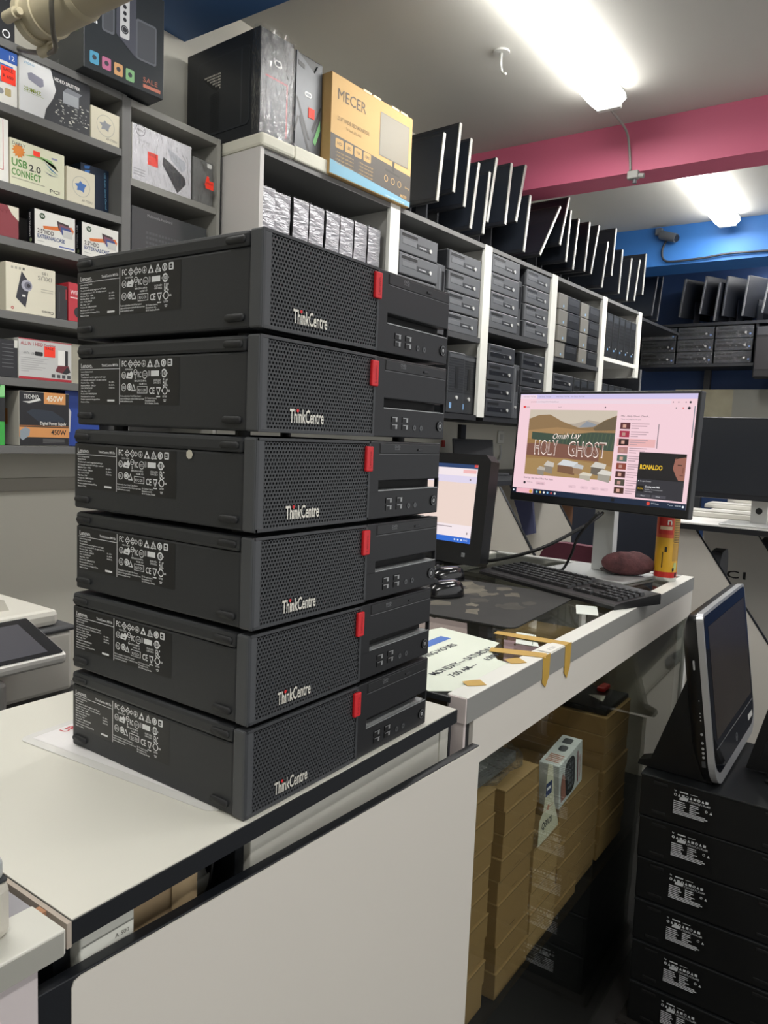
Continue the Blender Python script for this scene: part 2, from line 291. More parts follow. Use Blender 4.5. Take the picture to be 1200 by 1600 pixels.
# ---------------------------------------------------------------- small desktop computers, the tall stack in front
BODY = mat('2b2d30', .5, noise=.08, scale=14, bump=.06, bscale=500); BEZ = mat('4a4c4f', .45, noise=.04, scale=20); GRL = mat('3b3d40', .42); RED = mat('d8252c', .4); PNL = mat('17181b', .42, bump=.05, bscale=900)
UW, UD, UH = .343, .292, .0912
def rating_marks(b, X, w, h):
    """white print on the black rating label, drawn 174 x 49 mm"""
    T = F_left(X, .289, .0238)
    b.rect(.0, .0, .176, .049, mat('101114', .35), T, .0001)
    P = PRW; d = .0003
    b.rect(.0765, 0, .0775, .049, P, T, d); b.rect(.003, .0385, .0765, .0391, P, T, d)
    b.text('Lenovo.', .005, .0405, .0052, P, T, d, wide=.022, bold=True); b.text('ThinkCentre M910s', .074, .0415, .0028, P, T, d, 'R', wide=.03, bold=True)
    for k, (t, l) in enumerate((('Lenovo (Beijing) Limited', .022), ('Model Name', .015), ('Trademark and registered logo', .047), ('(C) Copyright Lenovo 2017. All rights reserved', .048), ('Machine Type  10ML', .025), ('Machine Model  10MLS0', .028), ('S/N  PC0L7NQP', .022), ('Mfg. Date  1707', .018), ('Product ID 10MLS0QG00', .03), ('Manufactured for Lenovo', .026), ('Product contents in Hungary/China', .036), ('Made in China', .016))):
        b.text(t, .005, .0355-.0031*k, .0016, P, T, d, wide=l, bold=True)
    for k, t in enumerate(('100 - 240V ~', '3.0A', '50/60 Hz')): b.text(t, .058, .0235-.0031*k, .0016, P, T, d, wide=.010, bold=True)
    b.rect(.055, .003, .068, .0052, P, T, d)
    u = .081
    b.text('FC', u, .041, .006, P, T, d, wide=.008, bold=True)
    for k, uu in enumerate((.0925, .1015, .1085)):
        w_ = .0065 if k < 2 else .0045; b.ring(uu+w_/2, .0435, w_*.52, w_*.70, P, T, d, 4); b.rect(uu+.001, .0420, uu+w_-.001, .0428, P, T, d); b.rect(uu+.001, .0442, uu+w_-.001, .045, P, T, d)
    b.ring(.1185, .0435, .003, .0036, P, T, d); b.poly([(.1185, .0412), (.1205, .0436), (.1165, .0436)], P, T, d); b.rect(.1181, .0436, .1189, .0462, P, T, d)
    for uu, vv in ((.1265, .0395), (.1315, .0395), (.129, .0435)): b.poly([(uu-.0024, vv), (uu+.0024, vv), (uu, vv+.0045)], P, T, d)
    b.ring(.1405, .0425, .0032, .0047, P, T, d, 3); b.M = b.M
    b.poly([(.1355, .0395), (.1455, .0395), (.1405, .0482)], P, T, d); b.poly([(.1377, .0407), (.1433, .0407), (.1405, .0457)], mat('101114', .35), T, d+.0002); b.text('A', .1405, .0412, .003, P, T, d+.0004, 'C', bold=True)
    b.ring(.151, .0435, .0026, .004, P, T, d); b.rect(.1498, .0415, .1522, .0455, P, T, d)
    b.rrect(.1575, .0400, .1645, .0475, .001, 0, d, P, T); b.rect(.159, .0415, .163, .046, mat('101114', .35), T, d+.0002); b.rect(.1595, .0430, .1625, .0437, P, T, d+.0004)
    b.ring(.0845, .0315, .003, .0038, P, T, d); b.text('UL', .0845, .0300, .0028, P, T, d, 'C', bold=True)
    b.poly([(.0885, .0282), (.0985, .0275), (.101, .0325), (.0975, .0362), (.0945, .0335), (.0915, .0345), (.0895, .0315)], P, T, d); b.rect(.0925, .0295, .097, .0305, mat('101114', .35), T, d+.0002)
    b.ring(.1045, .0345, .0024, .0033, P, T, d); b.rect(.1022, .0341, .1068, .0349, P, T, d); b.text('S', .1045, .027, .003, P, T, d, 'C', bold=True); b.text('RC', .1085, .029, .006, P, T, d, wide=.006, bold=True)
    b.ring(.1205, .0318, .0036, .0044, P, T, d); b.text('CCC', .1205, .0305, .0026, P, T, d, 'C', wide=.005, bold=True)
    b.rect(.1305, .0300, .144, .0358, P, T, d); b.rect(.1262, .0298, .1268, .0362, P, T, d); b.rect(.1278, .0302, .1284, .0358, P, T, d)
    b.ring(.152, .0328, .0028, .0046, P, T, d); b.text('10', .152, .0312, .0034, P, T, d, 'C', bold=True); b.poly([(.1463, .0328), (.149, .0358), (.149, .0298)], P, T, d); b.poly([(.158, .0328), (.1552, .0358), (.1552, .0298)], P, T, d)
    b.text('N22194  R33030', .0865, .0370, .0016, P, T, d, wide=.013, bold=True)
    b.text('RMN-LNV-G1-M910s', .103, .0243, .0019, P, T, d, wide=.020, bold=True); b.text('US-LNV-ACE-4', .135, .0250, .0019, P, T, d, wide=.012, bold=True); b.text('CAN ICES-3', .135, .0222, .0019, P, T, d, wide=.012, bold=True)
    b.text('EAC', .1505, .0195, .0078, P, T, d, wide=.007, bold=True)
    b.ring(.0845, .0185, .0034, .0042, P, T, d); b.text('UL', .0845, .0170, .003, P, T, d, 'C', bold=True); b.disc(.0945, .0190, .0040, P, T, d); b.ring(.0945, .019, .0020, .0026, mat('101114', .35), T, d+.0002)
    b.poly([(.0975, .0145), (.1055, .0145), (.1015, .0222)], P, T, d); b.poly([(.0993, .0157), (.1037, .0157), (.1015, .020)], mat('101114', .35), T, d+.0002)
    b.text('NOM 115', .1175, .0212, .0018, P, T, d, 'C', wide=.012, bold=True); b.rect(.1078, .0120, .125, .0195, P, T, d); b.rect(.1086, .0127, .1242, .0188, mat('101114', .35), T, d+.0002); b.text('RU C-CN', .1165, .0140, .0030, P, T, d+.0004, 'C', wide=.012, bold=True)
    b.text('CE', .128, .0115, .0068, P, T, d, wide=.009, bold=True)
    b.poly([(.1395, .0185), (.147, .0185), (.144, .0105), (.1425, .0105)], P, T, d); b.poly([(.1408, .0172), (.1455, .0172), (.1432, .0122)], mat('101114', .35), T, d+.0002); b.rect(.1400, .0080, .1462, .0092, P, T, d)
    b.ring(.1535, .0150, .0032, .0043, P, T, d); b.text('c', .1478, .0138, .003, P, T, d, bold=True); b.text('us', .1582, .0138, .003, P, T, d, bold=True); b.text('LISTED', .1535, .0080, .0018, P, T, d, 'C', wide=.007, bold=True)
    b.rect(.1518, .0035, .1552, .0042, P, T, d); b.rect(.1512, .0050, .1558, .0057, P, T, d)
    for k, (t, l) in enumerate((('This device complies with part 15 of the FCC Rules. Operation is', .036), ('subject to the following two conditions: this device may not cause', .041), ('harmful interference received', .022))): b.text(t, .0785, .0082-.0028*k, .0017, P, T, d, wide=l, bold=True)
    for k, (t, l) in enumerate((('EU Contact: Lenovo,', .019), ('Einsteinova 21,', .017), ('851 01 Bratislava, Slovakia', .022))): b.text(t, .1215, .0062-.0027*k, .0017, P, T, d, wide=l, bold=True)
def make_stack_computer():
    r = thing('desktop_computer', 'black', 'computer')
    MB().box(.0008, UW-.0008, .016, UD, 0, .0755, BODY, .0025).obj('case', r)
    MB().box(0, UW, .0175, UD, .0752, UH, BODY, .004).obj('lid', r)
    b = MB()
    for z in (.0815, .0115):
        for y in (.0345, .2745): b.prism(rpoly(-.0125, -.0034, .0125, .0034, .0033, 4), 0, .0028, mat('232427', .6), F_left(.0, y, z))
    for k, (y, z) in enumerate(((.0345, .0825), (.2745, .0825), (.0345, .0105), (.2745, .0105))):
        q = MB(); T = F_left(.0008, y, z); p = rpoly(-.0130, -.0036, .0130, .0036, .0035, 4); n = len(p)
        q.prism(p, 0, .0016, mat('1f2022', .6), T); p2 = [(u*.93, v*.8) for u, v in p]
        q.add([(u, v, .0016) for u, v in p]+[(u, v, .0034) for u, v in p2], [(i, (i+1) % n, n+(i+1) % n, n+i) for i in range(n)]+[tuple(range(n, 2*n))], mat('1f2022', .6), True, T)
        q.obj('rubber_foot', r)
    l = MB(); rating_marks(l, .0007, 0, 0); l.obj('rating_label', r)
    MB().box(-.0004, .0135, -.0002, .0160, 0, UH, BEZ, .0022).box(.01, .1878, .0035, .0160, .0004, UH-.0004, mat('121315', .5), .0012).box(.1878, UW, .0055, .0160, .0447, UH-.0004, mat('121315', .5), .0012).box(.1878, UW, .0055, .0160, .0004, .0335, mat('121315', .5), .0012).obj('bezel_frame', r)
    # perforated front
    g = MB(); p = .0044; rr = .00152; x0, x1, z0, z1 = .0035, .1835, .0025, .0888
    rows = int((z1-z0)/(p*.866)); cols = int((x1-x0)/p)
    A = [(math.cos(PI/2+k*PI/3), math.sin(PI/2+k*PI/3)) for k in range(6)]; R = p/math.sqrt(3)
    vs = []; fs = []
    for j in range(rows):
        for i in range(cols):
            cx = x0+p*.5+i*p+(p/2 if j % 2 else 0); cz = z0+R+j*p*.866
            if cx > x1-p*.4: continue
            b0 = len(vs)
            vs += [(cx+R*a, .0, cz+R*c_) for a, c_ in A]+[(cx+rr*a, .0, cz+rr*c_) for a, c_ in A]+[(cx+rr*a, .0022, cz+rr*c_) for a, c_ in A]
            for k in range(6):
                n = (k+1) % 6; fs += [(b0+k, b0+n, b0+6+n, b0+6+k), (b0+6+k, b0+6+n, b0+12+n, b0+12+k)]
    g.add(vs, fs, GRL); bd = .0028
    g.box(.0015, x1+.002, -.0004, .0030, 0, z0+.0012, GRL, .0004).box(.0015, x1+.002, -.0004, .0030, z1-.0008, UH, GRL, .0004).box(.0008, x0+.0012, -.0004, .0030, 0, UH, GRL, .0004).box(x1-.0012, x1+.0025, -.0004, .0035, 0, UH, GRL, .0004)
    g.rect(x0, z0, x1, z1, mat('040405', .9), F_front(0, .0030, 0))
    g.obj('perforated_grille', r)
    MB().text('ThinkCentre', .043, .0107, .0132, mat('e6e3d8', .35, .2), F_front(0, -.0006, 0), wide=.052, ex=.0006, bold=True).disc(.0545, .0226, .0018, mat('e3262c', .4), F_front(0, -.0014, 0), n=10).obj('name_lettering', r)
    MB().box(.1738, .1862, -.0042, .0, .0565, .0853, RED, .0012).text('Lenovo', 0, -.0016, .0042, mat('9c1a20', .5), frame((.1806, -.0044, .0605), (0, 0, 1), (-1, 0, 0)), wide=.019).obj('red_tab', r)
    q = MB(); X0, X1 = .1868, UW-.0002
    q.box(X0, X1, .001, .006, .0447, UH, PNL, .0012).box(X0, X1, .001, .006, .0, .0335, PNL, .0012).box(X0, .2048, .001, .006, .032, .046, PNL).box(X1-.003, X1, .001, .006, .032, .046, PNL)
    q.obj('drive_panel', r)
    MB().rect(.2048, .0335, X1-.003, .0447, mat('050506', .7), F_front(0, .0155, 0)).add([(.2048, .0025, .0337), (X1-.003, .0025, .0337), (X1-.003, .0155, .0337), (.2048, .0155, .0337)], [(0, 1, 2, 3)], mat('b6b9ba', .35, .4)).box(.2048, X1-.003, .0006, .0016, .0329, .0341, mat('a5a8a8', .35, .4)).obj('card_bay', r)
    d = MB().box(.2055, .3392, .0002, .002, .0772, .0885, mat('1d1e20', .38), .0006).rect(.2043, .0766, .3404, .0889, BLK, F_front(0, .0008, 0)).rect(.2043, .0760, .3404, .0766, mat('77797b', .4, .3), F_front(0, .0007, 0))  # light grey line below the tray: a highlight put in as colour
    d.text('DVD', .2355, .0836, .0032, mat('8a8c8f', .5), F_front(0, -.0001, 0), wide=.011).text('MULTI RECORDER', .2355, .0815, .0014, mat('8a8c8f', .5), F_front(0, -.0001, 0), wide=.011).disc(.2755, .0812, .0006, BLK, F_front(0, 0, 0)).disc(.3105, .0815, .0006, BLK, F_front(0, 0, 0))
    d = d.obj('optical_drive', r)
    MB().box(.2862, .2962, -.0012, .001, .0806, .0832, mat('26272a', .4), .0004).obj('eject_button', d)
    for x in (.2212, .2440):
        for z in (.0177, .0092):
            MB().box(x, x+.0138, .0003, .0008, z, z+.0068, mat('060607', .4)).rect(x+.0085, z+.0008, x+.0118, z+.0055, mat('a9abac', .3, .5), F_front(0, .0002, 0)).rect(x+.0015, z+.0052, x+.0125, z+.0060, mat('a9abac', .3, .5), F_front(0, .0002, 0)).obj('usb_port', r)
    for x in (.2717, .2866): MB().ring(x, .0125, .0013, .0034, mat('606264', .35, .5), F_front(0, .0004, 0)).disc(x, .0125, .0014, BLK, F_front(0, .0005, 0)).obj('audio_jack', r)
    MB().cyl((.3300, .0012, .0165), (.3300, -.0006, .0165), .0066, mat('101113', .35), n=20).ring(.33, .0165, .0052, .0062, mat('707274', .35, .5), F_front(0, -.0008, 0)).ring(.33, .0165, .0014, .002, PRW, F_front(0, -.0008, 0)).rect(.3296, .0168, .3304, .019, PRW, F_front(0, -.0009, 0)).obj('power_button', r)
    for (x, y) in ((.03, .05), (.31, .05), (.03, .25), (.31, .25)): MB().cyl((x, y, 0), (x, y, -.0053), .008, BLK, n=10).obj('base_pad', r)
    return r
pc0 = make_stack_computer()
UNITS = [(.0, .0, .0008, 'bottom'), (.0021, .0007, .0966, 'second from the bottom'), (.003, -.001, .1930, 'third from the bottom'), (.0018, -.0035, .2895, 'fourth from the bottom'), (.0029, -.0041, .3860, 'second from the top'), (.0026, -.0055, .4825, 'topmost')]
for i, (x, y, z, w) in enumerate(UNITS):
    lb = 'black small desktop computer with red tab, %s of the tall front stack' % w
    if i == 0:
        pc0.location = (x, y, z); pc0['label'] = lb; pc0['group'] = 'stacked computers on the white counter'
    else: dup(pc0, lb, (x, y, z), rot=(0, 0, math.radians((0, .15, -.25, .3, -.2, .1)[i])))
for ch in [c_ for c_ in pc0.children if c_.name.startswith('base_pad')]: bpy.data.objects.remove(ch)
# paint chip on the third unit from the bottom
for ch in [x for x in S.objects if x.get('label', '').startswith('black small desktop computer with red tab, fourth')]:
    MB().disc(0, 0, .005, mat('cfcabb', .6), F_left(-.0003, .092, .071), n=7).obj('paint_chip', ch)

# ---------------------------------------------------------------- glass display counter
d = thing('display_counter', 'glass display counter with white aluminium frame beside the white counter', 'counter', (0, 0, 0))
GX0, GX1, GY0, GY1 = .445, 1.84, -.008, .66
FR = mat('d8d8d2', .4)
MB().box(GX0, GX1, GY0, .026, -.030, .0095, mat('e4e4dc', .4), .0012).obj('front_rail', d)
MB().box(GX0-.0035, GX0, GY0, .022, -.030, .0090, mat('d5c9c6', .6, noise=.08, scale=9), .001).obj('rail_end', d)
MB().box(GX0, GX1, GY0-.0006, GY0+.02, -.030, .0085, mat('9c9c98', .4, .2)).obj('rail_face', d)
MB().box(GX1-.03, GX1, .026, GY1, -.030, .0095, ALU, .0012).obj('side_rail', d)
MB().box(GX0, GX1, GY1-.03, GY1, -.030, .0095, mat('dedcd4', .45), .0012).obj('rear_rail', d)
MB().box(GX0-.004, GX1-.03, .026, GY1-.03, .0005, .0065, GLASS).obj('glass_top', d)
MB().box(GX0-.006, GX0-.0005, .018, GY1, -.002, .0062, mat('26282c', .4)).obj('top_seal', d)
MB().box(.470, GX1-.012, GY0+.001, .008, -.106, -.030, LAMF).obj('fascia', d)
MB().box(.452, .470, .0, .02, ZF, -.030, EDGE).obj('corner_post', d)
MB().box(GX0, .452, -.004, GY1, ZF, -.030, mat('d5c9c6', .6, noise=.08, scale=9)).obj('side_panel', d)
MB().box(GX1-.03, GX1, -.006, .02, ZF, -.030, FR).obj('corner_post', d)
MB().box(GX1-.006, GX1, .02, GY1, ZF, -.03, mat('bdb9ae', .6)).obj('side_panel', d)
MB().box(.47, GX1-.03, .0, .005, ZF+.03, -.106, GLASS).obj('front_glass', d)
MB().box(.452, GX1-.006, .022, GY1-.02, -.655, -.64, mat('1b1b1b', .5)).obj('bottom_shelf', d)
MB().box(.452, GX1-.03, .016, .022, ZF, -.632, mat('0d0d0e', .35)).obj('base_panel', d)
MB().box(.452, GX1-.006, GY1-.02, GY1-.008, ZF, -.03, mat('57534a', .7)).obj('back_panel', d)

CARD = mat('9a7b4c', .75, noise=.06, scale=12); CARD2 = mat('ad8e5d', .75, noise=.06, scale=12); CARDK = mat('5c4729', .8)
def carton(x0, z0, w, h, dep, y0, label, m=CARD, group='brown cartons behind the counter glass', rz=0.):
    o = MB(); e = .0012
    o.box(e, w-e, .0, dep, 0, h-.0035, m, .001).box(0, w, -.0012, dep+.001, h-.0035, h-.0005, CARD2, .0008)      # tray and lid flap
    o.rect(.004, h-.0062, w-.004, h-.0050, CARDK, F_front(0, -.0002, 0)).rect(w*.42, h*.15, w*.58, h*.17, CARDK, F_front(0, -.0002, 0))
    o = o.obj('carton', None, (x0, y0, z0), rz)
    return tag(o, label, 'carton', group)
NTH = ['top', 'second', 'third', 'fourth', 'fifth', 'sixth', 'seventh', 'eighth', 'ninth', 'tenth']
def column(x0, w, ztop, hs, y0, name, dep=.2, m=CARD):
    z = ztop
    for i, h in enumerate(hs):
        z -= h
        carton(x0+random.uniform(-.003, .003), z, w, h, dep, y0+random.uniform(0, .006)+(0 if i else .0), '%s carton of %s' % (NTH[i], name), m)
HS = .0455
column(.500, .155, -.2185, [.045, .052, .045, .045, .045, .045, .045, .045, .052], .036, 'the leftmost brown column behind the counter glass', m=CARD)
column(.683, .145, -.2345, [.040, .045, .045, .043, .045, .082, .052, .0525], .030, 'the second brown column from the left, behind glass')
column(.834, .135, -.4095, [.050, .045, .045, .045, .045], .030, 'the third brown column from the left, behind glass', m=CARD2)
column(.975, .135, -.385, [.045, .045, .045, .045, .045, .029], .034, 'the fourth brown column from the left, behind glass')
column(1.116, .130, -.395, [.045, .045, .045, .045, .045, .019], .040, 'the fifth brown column from the left, behind glass')
column(1.252, .19, -.268, [.045, .047, .045, .045, .045, .045, .045, .045], .034, 'the sixth brown column from the left, behind glass', dep=.3)
column(.99, .2, -.328, [.05, .06, .06, .06, .08], .26, 'the rear middle brown stack behind the counter glass')
column(1.52, .24, -.19, [.075, .075, .075, .1, .1], .27, 'the brown stack at the far counter end', dep=.2, m=CARD2)
column(.66, .2, -.288, [.05, .1, .1, .1], .26, 'the rear left brown stack behind the counter glass', dep=.2)
# black board with red clips lying on the tall stack
t = thing('black_tray', 'black flat plastic tray with red clips lying on the tallest cartons behind the glass', 'tray', (1.262, .062, -.2676))
MB().box(0, .175, -.02, .18, .0005, .014, mat('131416', .3), .004).obj('tray_body', t)
for x, y in ((.02, .13), (.130, .03)): MB().box(x, x+.05, y, y+.022, .0142, .026, mat('d32a24', .4), .004).obj('red_clip', t)
MB().poly([(.06, .01), (.11, .02), (.09, .06)], mat('d6d5c8', .6), F_top(0, 0, 0), .0144).obj('paper_scrap', t)
MB().rect(.08, .12, .13, .15, mat('4b5a4b', .5), F_top(0, 0, 0), .0144).obj('circuit_strip', t)
# bagged device on the left cartons
t = thing('bagged_part', 'grey electronic part in a crinkled clear plastic bag on the cartons', 'bag', (.575, .045, -.2182))
MB().box(.02, .20, .01, .12, .002, .022, mat('6f7274', .35, .3), .003).rect(.04, .02, .10, .06, mat('a6a9ab', .5), F_top(0, 0, .0223)).obj('metal_part', t)
def bag(u, v):
    a = 2*PI*u; k = math.sin(PI*v); return ((.11+.125*math.cos(a)*(.25+.75*k)+.006*math.sin(9*a+5*v)), .06+.085*math.sin(a)*(.25+.75*k)+.005*math.sin(7*a), .0005+.040*v+.004*math.sin(6*a+11*v)*k)
MB().grid(bag, 28, 8, FILM).obj('plastic_bag', t)
MB().rect(.185, .10, .24, .14, mat('4d8fb0', .5), F_top(0, 0, .030)).obj('blue_tape', t)
# cream retail hang card and printed keyboard box
t = tag(MB().prism([(.0, -.005), (.100, .0), (.098, .012), (.070, .062), (.052, .145), (.028, .155), (.018, .06), (.0, .045)], 0, .0012, mat('d9d6bd', .6), F_front(0, 0, 0)).rect(.022, .088, .052, .115, mat('243a6b', .5), F_front(0, -.0014, 0)).rect(.026, .100, .046, .106, PRW, F_front(0, -.0016, 0)).disc(.04, .062, .006, mat('c17a5a', .6), F_front(0, -.0014, 0)).rect(.015, .060, .066, .0612, mat('c17a5a', .6), F_front(0, -.0014, 0)).text('Q3IOI', .012, .024, .014, mat('23242a', .6), F_front(0, -.0014, 0), wide=.05, bold=True).text('CABLE', .014, .014, .005, mat('a9a48c', .6), F_front(0, -.0014, 0)).obj('hang_card', None, (.826, .022, -.395)), 'cream retail card with dark lettering hanging before the cartons', 'card')
o = MB(); o.M = Matrix.Rotation(math.radians(-8), 4, 'Y')
o.box(0, .13, 0, .045, 0, .098, mat('cfd4d2', .4), .0015)
T = F_front(0, -.0004, 0)
o.rrect(.03, .008, .085, .09, .02, 0, .0003, mat('25272b', .5), T).poly([(.008, .012), (.035, .012), (.03, .06), (.018, .075), (.008, .05)], mat('9d6a5c', .6), T, .0004)
for k in range(5):
    for j in range(3): o.rect(.044+.012*j, .022+.012*k, .052+.012*j, .029+.012*k, mat('5f666c', .5), T, .0006)
o.rect(.1, .012, .104, .085, mat('8b2c2c', .5), T, .0003).text('Multimedia', 0, 0, .008, mat('a33a35', .5), frame((.118, -.0006, .02), (0, 0, 1), (-1, 0, 0)), wide=.05)
for k in range(5): o.rect(.012+.007*k, .006, .0155+.007*k, .036, mat('b0653f', .5), F_top(0, 0, .0984))
o.rrect(.06, .012, .085, .03, .008, 0, .0003, mat('33363a', .5), F_top(0, 0, .0984)).rrect(.095, .014, .118, .034, .004, 0, .0003, mat('33363a', .5), F_top(0, 0, .0984))
tag(o.obj('keypad_box', None, (.935, .024, -.368)), 'white printed retail box with a black keypad picture behind the glass', 'box')

# black desktop computers lying in the base, behind the dark panel, are not visible; things on the glass follow
PADM = mat('1b1b1a', .8, noise=.9, scale=9); ZG = .0095
o = MB().prism(rpoly(0, 0, .42, .36, .02), 0, .003, mat('232321', .75, noise=.5, scale=11), frame((.875, .122, .0068), (math.cos(.055), math.sin(.055), 0), (-math.sin(.055), math.cos(.055), 0)))
PT = frame((.875, .122, .0099), (math.cos(.055), math.sin(.055), 0), (-math.sin(.055), math.cos(.055), 0))
random.seed(21)
for k in range(16):
    cx, cy = random.uniform(.05, .37), random.uniform(.05, .31); r_ = random.uniform(.012, .04)
    o.poly([(cx+r_*random.uniform(.6, 1.6)*math.cos(2*PI*i/9), cy+r_*random.uniform(.4, 1.1)*math.sin(2*PI*i/9)) for i in range(9)], mat(('5d584d', '3d3b35', '6b6659')[k % 3], .8, noise=.4, scale=40), PT, .0001*k/4)
tag(o.obj('mouse_pad'), 'dark camouflage mouse pad on the glass counter', 'mouse pad')
def mouse(name, label, loc, rz):
    t = thing(name, label, 'mouse', loc, rz)
    def sh(u, v):
        a = 2*PI*u; k = math.cos(v*PI/2); return (.053*math.cos(a)*k**.45, .031*math.sin(a)*k**.5*(1-.12*math.cos(a)), .002+.036*math.sin(v*PI/2)*(1-.18*math.cos(a)*k))
    MB().grid(sh, 24, 8, mat('131316', .18, coat=.5)).add([(.053*math.cos(2*PI*i/24), .031*math.sin(2*PI*i/24)*(1-.12*math.cos(2*PI*i/24)), .002) for i in range(24)], [tuple(range(23, -1, -1))], BLK).obj('mouse_shell', t)
    MB().cyl((.028, -.004, .038), (.028, .004, .038), .006, mat('3c3d40', .4), n=12).obj('scroll_wheel', t)
    return t
a = mouse('computer_mouse', 'glossy black computer mouse nearest the stack, on the mouse pad', (1.045, .385, .0104), 2.7)
MB().text('lenovo', 0, 0, .006, mat('8d8f92', .5), frame((-.012, .0, .0445), (.0, -1, 0), (1, 0, .12)), wide=.02).obj('mouse_mark', a)
mouse('computer_mouse', 'second black mouse behind the nearer one, by the all-in-one', (1.235, .49, .0072), 2.6)
# keyboard
kw, kd = .485, .165
t = thing('computer_keyboard', 'full-size black computer keyboard across the glass counter', 'keyboard', (1.384, .470, .0100), math.atan2(-.923, -.385))
b = MB(); b.prism([(0, 0), (kd, 0), (kd, .026), (.028, .015), (.006, .012), (0, .008)], 0, kw, mat('141416', .4), frame((0, 0, 0), (0, 1, 0), (0, 0, 1)))
b.obj('keyboard_body', t)
KEY = mat('1b1c1e', .3); keym = {}
def key(u, v, w):
    if w not in keym:
        q = MB(); q.add([(-w/2, -.0085, 0), (w/2, -.0085, 0), (w/2, .0085, 0), (-w/2, .0085, 0), (-w/2+.002, -.0060, .006), (w/2-.002, -.0060, .006), (w/2-.002, .0068, .0065), (-w/2+.002, .0068, .0065)], [(4, 5, 6, 7), (0, 1, 5, 4), (1, 2, 6, 5), (2, 3, 7, 6), (3, 0, 4, 7)], KEY)
        q.rect(-.003, .0, .0005, .0035, mat('9b9ea1', .5), F_top(0, 0, .0066)); keym[w] = q.obj('key', t); k = keym[w]
    else:
        k = keym[w].copy(); COL.objects.link(k)
    k.parent = t; k.location = (u+.005, v+.006, .0152+.080*max(0, (v-.022)))
rows = [(.030, [.024, .024, .024, .118, .024, .024, .024, .024]), (.050, [.044]+[.0182]*10+[.05]), (.070, [.034]+[.0182]*11+[.041]), (.090, [.029]+[.0182]*12+[.029]), (.110, [.0182]*13+[.038]), (.138, [.0182]*13+[.022])]
for v, ws in rows:
    u = .012
    for w in ws: key(u+w/2, v, w); u += w+.0012
for v in (.030, .050, .070, .090, .110):
    for k in range(4): key(.398+.0195*k, v, .0182)
for v in (.090, .110):
    for k in range(3): key(.333+.0195*k, v, .0182)
key(.3525, .050, .0182)
for k in range(3): key(.333+.0195*k, .030, .0182)
# papers and tape
o = MB(); T = frame((.560, .118, .0069), (.905, .425, 0), (-.425, .905, 0))
tp = thing('notice_sheet', 'printed opening hours notice taped on the glass counter top', 'notice', (0, 0, 0))
PT = frame((0, 0, .0070), (1, 0, 0), (0, 1, 0))
n_ = MB().prism([(.440, .055), (.483, .007), (.56, .004), (.655, .020), (.662, .052), (.704, .087), (.763, .098), (.775, .17), (.786, .239), (.70, .26), (.45, .26)], 0, .0004, mat('dfe6d6', .5, noise=.03), PT)
n_.poly([(.487, .014), (.65, .026), (.65, .028), (.487, .016)], mat('a7a06c', .6), PT, .0006).obj('paper', tp)
IK = mat('2c2f3a', .6)
def ntext(s, u, v, h, w): return MB().text(s, u, v, h, IK, PT, .0008, wide=w, bold=True).obj('printed_line', tp)
ntext('7:00 AM—', .524, .060, .013, .085); ntext('6:30PM', .645, .060, .013, .05); ntext('MONDAY— SATURDAY', .510, .086, .014, .213); ntext('TRADING HOURS', .54, .149, .014, .155)
MB().rect(.60, .182, .726, .205, mat('3f6fc0', .5), PT, .0008).obj('blue_logo_block', tp)
TAPE = mat('c9a24a', .35, noise=.15, scale=30)
def tape(label, p0, p1, w, drop, col=TAPE):
    a = Vector((*p0, 0)); b = Vector((*p1, 0)); e = (b-a).normalized(); n = Vector((-e.y, e.x, 0)); L = (b-a).length
    q = MB(); T = frame((a.x, a.y, .0102), e, n)
    q.prism([(0, -w/2), (L*.5, -w*.56), (L, -w/2), (L, w/2), (L*.55, w*.5), (0, w/2-.004)], 0, .0004, col, T)
    if drop: q.prism([(-w*.55, .002), (w*.55, .002), (w*.5, -drop*.7), (w*.05, -drop), (-w*.45, -drop*.8)], 0, .0006, col, F_front(b.x, GY0-.0008, .0098))
    return tag(q.obj('packing_tape'), label, 'tape')
tape('yellow tape strip across the counter edge, nearer of the two', (.704, .087), (.735, GY0), .030, .058)
tape('yellow tape strip across the counter edge, farther of the two', (.821, .135), (.838, GY0), .028, .066)
tape('short yellow tape holding the notice corner near the rail', (.655, .03), (.68, .012), .028, 0)
tape('short yellow tape holding the notice corner nearest the stack', (.50, .028), (.525, .008), .025, 0)
tag(MB().box(.757, .825, -.006, .018, .0104, .0108, mat('eceae2', .5)).text('R 250', .775, .0, .008, mat('8a8a88', .5), frame((0, 0, .0110), (1, 0, 0), (0, 1, 0))).obj('paper_slip'), 'small white paper slip between the two tape strips', 'paper')
tag(MB().prism(rpoly(0, 0, .10, .05, .004), 0, .0004, mat('dde3da', .5), frame((1.13, .035, .0070), (.9, .35, 0), (-.35, .9, 0))).obj('paper_card'), 'pale paper slip beside the keyboard front corner', 'paper')
tag(MB().prism([(0, 0), (.09, .01), (.10, .05), (.01, .045)], 0, .0004, mat('dde3da', .5), frame((.79, .03, .0070), (.9, .35, 0), (-.35, .9, 0))).rect(.01, .012, .085, .014, mat('7a8a7a', .5), frame((.79, .03, .0076), (.9, .35, 0), (-.35, .9, 0))).obj('paper_card'), 'pale curled paper slip beyond the tape strips', 'paper')

# ---------------------------------------------------------------- monitor on the glass counter
MW, MH = .575, .337
az = -101.15*PI/180
mroot = thing('computer_monitor', 'large black monitor on silver stand showing a video page, on the glass counter', 'monitor', (1.612+.10*math.cos(az+PI/2+PI)*0, .236, .0067), az)
